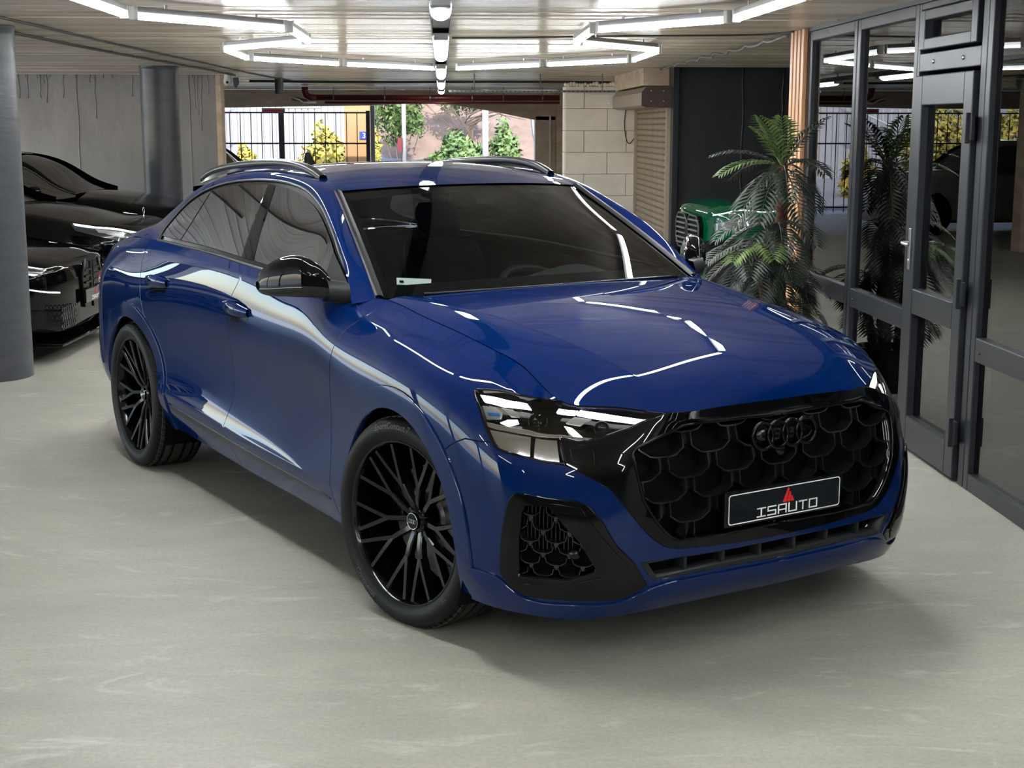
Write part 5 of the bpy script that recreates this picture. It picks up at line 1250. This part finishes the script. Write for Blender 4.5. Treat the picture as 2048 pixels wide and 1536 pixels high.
bush('yellow_bush', (-1.72, 36.5, 1.0), (.25, .3, 1.0), 700, 'yellow_leaf', 'narrow yellow bush right of the gate post')
bush('yellow_bush', (-6.15, 33.3, 1.2), (.95, .8, 1.25), 2600, 'yellow_leaf', 'wide yellow bush hidden behind the grey wall, mirrored in the glass')
bush('yellow_bush', (-8.2, 33.6, 1.2), (1.0, .8, 1.2), 2200, 'yellow_leaf', 'yellow bush farthest left outside, hidden by the grey wall')
bush('green_bush', (.5, 36.0, .75), (.88, .8, .9), 3000, 'green_leaf', 'rounded green bush beside the white pole')
bush('green_bush', (1.62, 37.0, .95), (.48, .5, 1.0), 1500, 'green_leaf', 'green bush behind the white pole')
bush('green_tree', (-1.2, 43.0, 2.3), (.8, .8, 1.0), 2000, 'green_leaf', 'green tree above the rocky bank')
bush('green_tree', (.9, 44.5, 2.75), (1.1, .8, .6), 1600, 'green_leaf', 'light green tree crown at the top of the opening')
t = tag(empty('bare_tree', (.3, 42, 0)), 'bare branching tree in front of the rocky bank', 'tree'); m_ = MB().tube([(.8, 0, 0.2), (.5, 0, 1.6), (0, 0, 2.3)], [.07, .05, .03], 6); m_.build('trunk', 'twig', t)
for i in range(26):
    a = RNG.uniform(-1, 1); m_ = MB().tube([(.3 + .2 * a, 0, 1.5 + .03 * i), (.3 + 1.1 * a, .1, 2.0 + .5 * RNG.rand()), (.3 + 2.0 * a, .2 * a, 1.9 + 1.1 * RNG.rand())], [.022, .014, .006], 5); m_.build('branch', 'twig', t)
t = tag(empty('lamp_post_white', (1.0, 33.3, 0)), 'white post with small box in front of the green bush', 'post')
MB().tube([(0, 0, 0), (0, 0, 2.9)], .07, 12).build('post', 'rail_white', t, True); MB().box(-.16, .2, -.12, .1, .0, .95).build('meter_box', 'rail_white', t, bevel=.01)
t = tag(empty('utility_pole', (-.95, 37, 0)), 'pale utility pole on the bank with red box', 'pole'); MB().tube([(0, 0, 0), (0, 0, 3.4)], .055, 10).build('pole_shaft', 'plaster', t, True); MB().box(-.16, -.05, -.1, 0, 1.15, 1.5).build('red_box', 'pipe', t)
# white arched building on the right
t = tag(empty('arched_building', (0, 38, 0)), 'white building with curved arch beyond the opening', 'building')
arch_ = [(2.1, 2.4), (2.1, 1.9)] + [(3.6 - 1.3 * math.cos(a), .2 + 1.35 * math.sin(a)) for a in np.linspace(math.pi * .42, 0.02, 12)] + [(2.6, 0), (2.6, -.1), (7, -.1), (7, 6), (2.1, 6)]
arch_ = [(1.7, 2.25), (2.3, 2.2)] + [(2.35 + .75 * (1 - math.cos(a)), 2.1 - 1.5 * math.sin(a)) for a in np.linspace(0, math.pi / 2, 10)] + [(3.1, -.1), (8, -.1), (8, 6), (1.7, 6)]
MB().prism(arch_, -.6).build('facade', 'plaster', t); MB().box(2.0, 8, -.15, 0, 2.35, 2.6).build('cornice', 'rail_white', t)
box('bay', 3.6, 5.2, -.25, 0, .2, 1.9, 'render', t)
t = tag(box('hazard_marker', 1.80, 1.88, 28.96, 29.0, .95, 1.12, 'hazard'), 'yellow and black corner guard on the far concrete post', 'marker')
box('black_band', 1.795, 1.885, 28.955, 28.965, 1.05, 1.125, 'black', t)

# ================================================================ OTHER CARS
mat('black_paint', (.0015, .0015, .002), .03, spec=.32); mat('green_paint', (.0, .05, .022), .5, spec=0, coat=1, coat_rough=.02); mat('silver_paint', (.3, .295, .275), .35, .4, coat=1, coat_rough=.03); mat('white_paint', (.4, .405, .415), .35, coat=1)
mat('drl_edge_glow', (.9, .9, .9), .3, emit=(.9, .97, 1), estr=1.2); mat('lamp_dark', (.03, .032, .035), .15, coat=1)  # soft emission for running lights, also the put-in shine of plain trim edges
def side_car(name, label, loc, rz, paint, L=4.75, W=1.88, Hh=1.43, hood=.86, belt=.98, nose=.72, cowl=1.02, ws0=1.45, ws1=2.15, roof_end=3.6, wheel=True, wr=.34, tail=1.0):
    """simplified car, nose at local x=0 pointing to +x, built from lofted sections"""
    t = empty(name, loc, rz); tag(t, label, 'car'); hw = W / 2
    # stations: distance behind nose, half width, top height at shoulder, top height centre, bottom
    fw, rw = .86, L - .95
    stn = [(0, hw * .34, nose * .84, nose * .86, .30), (.03, hw * .55, nose * .95, nose * .97, .22), (.11, hw * .76, nose * 1.0, nose * 1.03, .20), (.25, hw * .89, nose * 1.04, nose * 1.08, .2), (.5, hw * .97, hood * .96, hood * 1.0, .2), (.86, hw, hood * 1.02, hood * 1.07, .2), (ws0 - .2, hw * .99, cowl * .95, cowl, .2),
           (ws0 + .1, hw * .985, belt * .985, cowl + .01, .2), (2.4, hw * .98, belt, belt + .01, .2), (3.2, hw * .985, belt * 1.01, belt + .02, .2), (rw, hw, belt * 1.02, belt + .03, .22), (L - .35, hw * .96, belt * 1.02, tail + .02, .25), (L - .08, hw * .86, tail * .97, tail, .28), (L, hw * .7, tail * .85, tail * .88, .36)]
    sec = []
    for d, w, zs, zc, zb in stn:
        x = -d; h = zs - zb
        sec.append([(x, 0, zb), (x, w * .85, zb), (x, w * .95, zb + .06 * h), (x, w * .985, zb + .3 * h), (x, w * .985, zb + .55 * h), (x, w, zb + .74 * h), (x, w * .975, zb + .9 * h), (x, w * .92, zs - .01), (x, w * .80, zs + (zc - zs) * .25), (x, w * .5, zs + (zc - zs) * .8), (x, w * .0, zc)])
    A_ = np.array(sec); d = np.array([s[0] for s in stn]); tp = np.r_[0, np.cumsum(np.maximum(np.diff(d), .015) ** .5)]; A2 = seval(tp, A_, nspline(tp, A_), np.linspace(0, tp[-1], 90))
    full = np.concatenate([A2, A2[:, ::-1][:, 1:] * [1, -1, 1]], 1)
    body = MB().grid(full); n = full.shape[1]; body.F.append(tuple(range(n))); body.F.append(tuple(range((len(full) - 1) * n, len(full) * n)))
    b_ = body.build('body', paint, t, True, auto=.9)
    # greenhouse
    gs_ = [(ws0 - .12, cowl - .03, cowl, .80), (ws0 + .12, belt - .02, cowl + .10, .82), ((ws0 + ws1) / 2, belt - .01, cowl + (Hh - cowl) * .62, .83), (ws1, belt, Hh - .03, .84), (ws1 + .4, belt, Hh, .84), ((ws1 + roof_end) / 2, belt, Hh - .005, .84), (roof_end, belt, Hh - .06, .83), (roof_end + .35, belt, Hh - .2, .81), (roof_end + .75, belt, belt + .06, .78)]
    rows = []
    for d_, zb, zt, wf in gs_:
        w = hw * .93; k = (zt - zb); rows.append([(-d_, w, zb), (-d_, w - .10 * k, zb + .3 * k), (-d_, w - .26 * k, zb + .62 * k), (-d_, w - .45 * k, zb + .88 * k), (-d_, w - .62 * k, zb + .97 * k), (-d_, w * .3, zt), (-d_, 0, zt + .01)])
    R0 = np.array(rows); dd = np.array([g[0] for g in gs_]); qd = np.linspace(dd[0], dd[-1], 46); R1 = seval(dd, R0, nspline(dd, R0), qd); R2 = np.concatenate([R1, R1[:, ::-1][:, 1:] * [1, -1, 1]], 1)
    k0, k1 = int(np.searchsorted(qd, ws0 + .02)), int(np.searchsorted(qd, ws1 - .05)); k2 = int(np.searchsorted(qd, roof_end + .1))
    gl = MB().grid(R2 - [0, 0, .004]); gl.build('glasshouse', 'tint_glass', t, True)
    rf = MB().grid(R2[k1:k2 + 4, 3:-3] * [1, 1, 1] + [0, 0, .006]); rf.build('roof', paint, t, True)
    for s_ in (1, -1):
        pl_ = R1[:k2 + 6, 3] * [1, s_, 1]; pl2 = R1[:k2 + 6, 4] * [1, s_, 1]; MB().grid([pl_ + [0, s_ * .008, -.012], pl_ + [0, s_ * .012, .008], pl2 + [0, 0, .010]]).build('roof_pillar', paint, t, True)
        mi = MB(); G_ = []
        for f in np.linspace(0, 1, 7): G_.append([(-(ws0 + .28) - .05 * f + .06 * math.cos(a) * (1 - f ** 4 * .8), s_ * (hw * .97 + .02 + .09 * f), belt + .06 + .06 * math.sin(a) * (1 - f ** 4 * .8)) for a in np.linspace(0, 2 * math.pi, 10, endpoint=False)])
        mi.grid(np.array(G_), close=True).build('door_mirror', paint, t, True)
        if wheel:
            for wx in (-fw, -rw):
                MB().lathe([(.0, .0), (wr + .05, 0), (wr + .05, .012)], 30, 'y', (wx, s_ * (hw * .985) - (.006 if s_ > 0 else .006), wr + .01)).build('wheel_arch', 'black', t)
                m_ = MB().lathe([(.24, s_ * .012), (wr * .96, s_ * .012), (wr, 0), (wr, -s_ * .2), (.1, -s_ * .2)], 36, 'y', (wx, s_ * (hw + .004), wr)); m_.build('tyre', 'rubber', t, True, auto=.6)
                m_ = MB(); 
                for k in range(10):
                    a = 2 * math.pi * k / 10; m_.box(.03, .25, -.014, .014, -.014, .014, Matrix.Translation((wx, s_ * (hw + .006), wr)) @ Matrix.Rotation(-a, 4, 'Y'))
                m_.lathe([(.245, 0), (.255, s_ * .014), (.262, 0)], 30, 'y', (wx, s_ * hw + s_ * .002, wr)); m_.build('rim', 'rim', t)
    def on_body(dist, k):  # point of the right/left skin
        return seval(tp, A_, nspline(tp, A_), np.array([np.interp(dist, d, tp)]))[0]
    return t, on_body
def skin(ob, dist, lev, s_, off=.0):
    A = ob(dist, 0); i = int(min(lev, 9.999)); f = lev - i; p = A[i] * (1 - f) + A[i + 1] * f; B = ob(dist + .02, 0); pb = B[i] * (1 - f) + B[i + 1] * f
    tu = pb - p; tv = A[min(i + 1, 10)] - A[i]; n = np.cross(tv, tu); n /= np.linalg.norm(n) + 1e-9
    if n[1] < 0 and abs(n[1]) > .2: n = -n
    if n[0] < 0 and abs(n[1]) <= .2: n = -n
    q = p + n * off; return np.array([q[0], q[1] * s_, q[2]])
def skin_patch(name, ob, t, s_, poly, m, off=.006):
    """quad patch (dist,level corners) on the skin, subdivided"""
    a, b, c, e = [np.array(p, float) for p in poly]; G = []
    for i in np.linspace(0, 1, 9):
        l, r = a + (e - a) * i, b + (c - b) * i; G.append([skin(ob, *(l + (r - l) * j), s_, off) for j in np.linspace(0, 1, 9)])
    return MB().grid(np.array(G)).build(name, m, t, True)
hx = lambda deg: math.radians(deg)
# black sports saloon with dealer plate, left, nearest
t, ob = side_car('black_saloon', 'black sports saloon with vertical twin grille and dealer plate beside the left column', (-2.90, 11.92, 0), hx(-3), 'black_paint', L=4.8, W=1.88, Hh=1.42, hood=.83, nose=.74, cowl=1.0)
for s_ in (1, -1):
    skin_patch('headlight', ob, t, s_, ((.12, 6.5), (.62, 7.0), (.55, 5.9), (.16, 5.6)), 'lamp_dark')
    skin_patch('light_strip', ob, t, s_, ((.14, 6.55), (.60, 7.0), (.59, 6.85), (.16, 6.4)), 'drl_edge_glow', .012); skin_patch('light_strip', ob, t, s_, ((.17, 5.8), (.52, 6.05), (.5, 5.92), (.19, 5.66)), 'drl_edge_glow', .012)
    skin_patch('bumper_edge_glow', ob, t, s_, ((.06, 4.4), (.45, 4.9), (.44, 4.82), (.06, 4.28)), 'drl_edge_glow', .008)  # highlight along the bumper edge put in as emission, not a lamp
    skin_patch('air_intake', ob, t, s_, ((.03, 3.2), (.42, 3.4), (.3, 1.9), (.05, 1.9)), 'satin', .01)
    kg = MB().prism([(s_ * .02, .42), (s_ * .03, .72), (s_ * .17, .74), (s_ * .24, .62), (s_ * .2, .36), (s_ * .04, .34)], .02, (.002, 0, 0), (0, 1, 0), (0, 0, 1), (1, 0, 0)); go = kg.build('grille', 'satin', t, bevel=.004)
    for k in range(6): MB().box(.02, .034, min(s_ * .04, s_ * .19), max(s_ * .04, s_ * .19), .40 + .05 * k, .415 + .05 * k).build('grille_bar', 'gloss', go)
    MB().tube([(.026, s_ * .02, .42), (.026, s_ * .03, .72), (.026, s_ * .17, .745), (.026, s_ * .245, .62)], .009, 6).build('grille_surround', 'rail', go, True)
for k in range(4):
    for j in range(7): MB().tube([(.0 + .005, -.75 + .05 * j + .025 * (k % 2) + .022 * math.cos(a), .27 + .042 * k + .022 * math.sin(a)) for a in np.linspace(0, 2 * math.pi, 7)], .004, 4, cap=False).build('honeycomb_cell', 'satin', t)
sp_l = MB().box(-.5, .03, -.86, .86, .13, .155).build('splitter', 'gloss', t, bevel=.008)
pl = MB().box(.03, .05, -.26, .26, .40, .51).build('number_plate', 'plate_face', t, bevel=.004)
stroke_letters(pl, 'ISAUTO', (.051, -.11, .415), (0, 1, 0), (0, 0, 1), .028, .032, .005, .001, 'print_white'); MB().prism([(-.025, 0), (.025, 0), (0, .05)], .001, (.051, .01, .45), (0, 1, 0), (0, 0, 1), (1, 0, 0)).build('logo_bar', 'print_red', pl)
# black limousine with bonnet star, second row
t, ob = side_car('black_limousine', 'black limousine with bright headlights and small bonnet ornament behind the sports saloon', (-2.66, 14.1, 0), hx(-2.5), 'black_paint', L=5.2, W=1.92, Hh=1.50, hood=.95, nose=.86, cowl=1.08, belt=1.02)
for s_ in (1, -1):
    skin_patch('headlight', ob, t, s_, ((.10, 6.7), (.68, 7.1), (.62, 6.2), (.14, 5.3)), 'lamp_dark'); skin_patch('light_strip', ob, t, s_, ((.12, 6.75), (.66, 7.1), (.63, 6.85), (.16, 6.5)), 'drl_edge_glow', .012); skin_patch('light_module', ob, t, s_, ((.2, 6.3), (.45, 6.6), (.42, 6.1), (.22, 5.8)), 'lamp_grey', .014)
    skin_patch('chrome_edge_glow', ob, t, s_, ((.05, 3.6), (.4, 3.9), (.39, 3.8), (.05, 3.45)), 'drl_edge_glow', .01)  # shine of the chrome edge put in as emission
MB().prism([(-.42, .45), (-.46, .62), (-.40, .76), (.40, .76), (.46, .62), (.42, .45)], .02, (.0, 0, 0), (0, 1, 0), (0, 0, 1), (1, 0, 0)).build('grille', 'satin', t, bevel=.006)
for k in range(4): MB().box(.02, .035, -.40, .40, .49 + .07 * k, .505 + .07 * k).build('grille_bar', 'chrome', t)
so_ = MB().tube([(-.22, 0, .90), (-.22, 0, .97)], .006, 8); o = so_.build('bonnet_ornament', 'chrome', t, True); m_ = MB(); torus(m_, (0, 0, 0), .032, .004, n=20); q = m_.build('ornament_ring', 'chrome', o, True); q.location = (-.22, 0, 1.0); q.rotation_euler = (0, 0, hx(90))
side_car('black_coupe', 'black car standing farthest left against the grey wall', (-2.5, 16.3, 0), hx(-2), 'black_paint', L=5.0, W=1.88, Hh=1.52, hood=.98, nose=.9, cowl=1.1, belt=1.06)
# silver car near the gate
side_car('silver_car', 'pale silver car parked beside the gate, mostly hidden by the grey wall', (-1.9, 24.6, 0), hx(-4), 'silver_paint', L=4.6, W=1.85, Hh=1.56, hood=.95, nose=.85, cowl=1.08, belt=1.04)
t, ob = side_car('white_car', 'white car parked outside at the right end of the opening', (2.35, 34.5, 0), hx(200), 'white_paint', L=4.5, W=1.82, Hh=1.45, hood=.9, nose=.8, cowl=1.02)
# green SUV behind the palm
t, ob = side_car('green_suv', 'bright green SUV with black twin grille behind the palm', (2.60, 15.0, 0), hx(180 + 6), 'green_paint', L=4.95, W=2.0, Hh=1.70, hood=1.03, nose=.98, cowl=1.16, belt=1.1, ws0=1.55, ws1=2.3, wr=.38)
for s_ in (1, -1):
    skin_patch('headlight', ob, t, s_, ((.06, 5.6), (.60, 6.2), (.55, 5.5), (.07, 4.9)), 'lamp_dark'); skin_patch('chrome_strip_glow', ob, t, s_, ((.06, 6.6), (.7, 6.95), (.69, 6.85), (.06, 6.45)), 'drl_edge_glow', .008)  # chrome strip glows: its reflection is put in as emission
    skin_patch('air_intake', ob, t, s_, ((.02, 4.4), (.5, 4.3), (.4, 2.2), (.03, 1.8)), 'satin', .012)
    P = [(s_ * .03, .58), (s_ * .03, .84), (s_ * .10, .90), (s_ * .34, .90), (s_ * .44, .80), (s_ * .42, .64), (s_ * .33, .55), (s_ * .1, .54)]
    go = MB().prism(P, .03, (.0, 0, 0), (0, 1, 0), (0, 0, 1), (1, 0, 0)).build('grille', 'black', t, bevel=.004)
    MB().tube([(.04, *p) for p in P + P[:1]], .012, 6).build('grille_surround', 'rail', go, True)
    for k in range(6): MB().box(.03, .05, min(s_ * .06, s_ * .4), max(s_ * .06, s_ * .4), .585 + .052 * k, .602 + .052 * k).build('grille_bar', 'silver', go)

# ================================================================ PALM
mat('palm_leaf', (.02, .035, .018), .45); mat('palm_leaf_b', (.09, .15, .03), .45); mat('palm_trunk', (.09, .035, .018), .9)
noise_mix(MATS['palm_leaf'], (.022, .030, .020), (.009, .015, .008), (1, 1, 1), 9, 3); noise_mix(MATS['palm_leaf_b'], (.10, .16, .035), (.045, .085, .02), (1, 1, 1), 9, 3); noise_mix(MATS['palm_trunk'], (.16, .06, .03), (.05, .02, .012), (1, 1, 4), 12, 6, .3, .7, None, .8, 30)
PT = tag(empty('palm_plant', (2.26, 9.72, 0)), 'artificial palm with drooping dark fronds in front of the glass wall', 'plant')
def frond(base, az, el, ln, droop, m, w=.17, n=15):
    """pinnate leaf: arching rachis, two rows of folded leaflets"""
    az, el = math.radians(az), math.radians(el); d = np.array([math.cos(az) * math.cos(el), math.sin(az) * math.cos(el), math.sin(el)]); P = []; p = np.array(base, float); k = 30
    for i in range(k + 1):
        P.append(p.copy()); p = p + d * ln / k; d = d + np.array([0, 0, -droop / k]); d /= np.linalg.norm(d)
    P = np.array(P); T = np.gradient(P, axis=0); T /= np.linalg.norm(T, axis=1)[:, None]; m_ = MB().tube(P, np.linspace(.006, .0015, k + 1), 5)
    for i in range(n):
        f = .14 + .86 * i / (n - 1); q = f * k; a = min(int(q), k - 1); c = P[a] + (P[a + 1] - P[a]) * (q - a); tg = T[min(a, k)]; sd = np.cross(tg, [0, 0, 1.]); sd /= np.linalg.norm(sd) + 1e-9; up_ = np.cross(sd, tg)
        L = w * (math.sin(math.pi * (.12 + .80 * f)) ** .7) * random.uniform(.9, 1.1); wd = .0105
        for s_ in (-1, 1):
            e = sd * s_ * .82 + tg * .62 + up_ * .18; e /= np.linalg.norm(e); nn = np.cross(e, tg); nn /= np.linalg.norm(nn); side2 = np.cross(e, nn)
            tip = c + e * L + np.array([0, 0, -.28 * L]); mid = c + e * L * .5 + np.array([0, 0, .0]); m_.add([c, mid + side2 * wd + nn * .002, tip, mid - side2 * wd + nn * .002, mid - nn * .001], [(0, 1, 4), (1, 2, 4), (2, 3, 4), (3, 0, 4)])
    return m_.build('frond', m, PT, False, fix=False)
def stem(p, q, r0, r1):
    P = spl([p, ((p[0] + q[0]) / 2 + .02, (p[1] + q[1]) / 2, (p[2] + q[2]) / 2), q], 40); rad = np.linspace(r0, r1, 40) * (1 + .12 * np.sin(np.arange(40) * 2.1)); MB().tube(P, rad, 12).build('trunk', 'palm_trunk', PT, True)
stem((0, 0, .25), (.04, 0, 1.55), .05, .038); stem((-.06, -.08, .25), (-.13, -.12, .95), .035, .026); stem((.04, .1, .25), (.1, .16, .8), .035, .026)
MB().lathe([(.001, 0), (.17, 0), (.2, .3), (.205, .31), (.19, .31), (.18, .27), (.001, .26)], 30, 'z').build('pot', 'satin', PT, True, auto=.6)
c1 = (.04, 0, 1.53)
for az, el, ln, dr, g in ((225, 60, .46, .75, 1), (250, 72, .36, .6, 1), (160, 62, .34, .7, 1), (178, 34, .5, .95, 0), (195, 22, .48, 1.0, 1), (262, 15, .5, 1.5, 0), (300, 30, .42, 1.3, 0), (-28, 62, .44, .8, 0), (20, 60, .4, .8, 0), (95, 55, .45, .9, 0), (130, 20, .5, 1.2, 0), (235, -12, .52, 1.4, 0), (205, -18, .55, 1.3, 0), (280, -20, .5, 1.3, 0), (315, -10, .40, 1.6, 0), (100, 0, .5, 1.3, 0), (340, 35, .34, 1.7, 0)):
    frond(c1, az, el, ln, dr, 'palm_leaf_b' if g else 'palm_leaf')
for az, el, ln, dr, g in ((195, 25, .5, 1.4, 0), (228, 10, .52, 1.4, 0), (262, 15, .48, 1.5, 0), (300, 25, .42, 1.6, 0), (160, 5, .5, 1.4, 0), (212, -22, .5, 1.2, 0), (250, -25, .48, 1.2, 0), (290, -22, .42, 1.3, 0)):
    frond((.02, 0, 1.15), az, el, ln, dr, 'palm_leaf')
c2_ = (-.13, -.12, .95)
for az, el, ln, dr, g in ((200, 35, .42, 1.5, 0), (180, 5, .45, 1.4, 0), (225, 40, .34, 1.7, 1), (250, 25, .4, 1.6, 0), (275, 48, .36, 1.9, 1), (300, 20, .4, 1.7, 0), (335, 15, .36, 1.7, 0), (150, 20, .45, 1.5, 0), (215, -15, .45, 1.2, 0), (260, -20, .42, 1.4, 0), (305, -20, .4, 1.3, 0), (20, 20, .35, 1.5, 0)):
    frond(c2_, az, el, ln, dr, 'palm_leaf_b' if g else 'palm_leaf')
c3 = (.1, .16, .8)
for az in range(150, 400, 28): frond(c3, az, random.uniform(-10, 35), random.uniform(.32, .45), 1.5, 'palm_leaf')
for az in range(160, 350, 30): frond((-.02, -.05, .62), az, random.uniform(-5, 25), random.uniform(.35, .45), 1.5, 'palm_leaf')
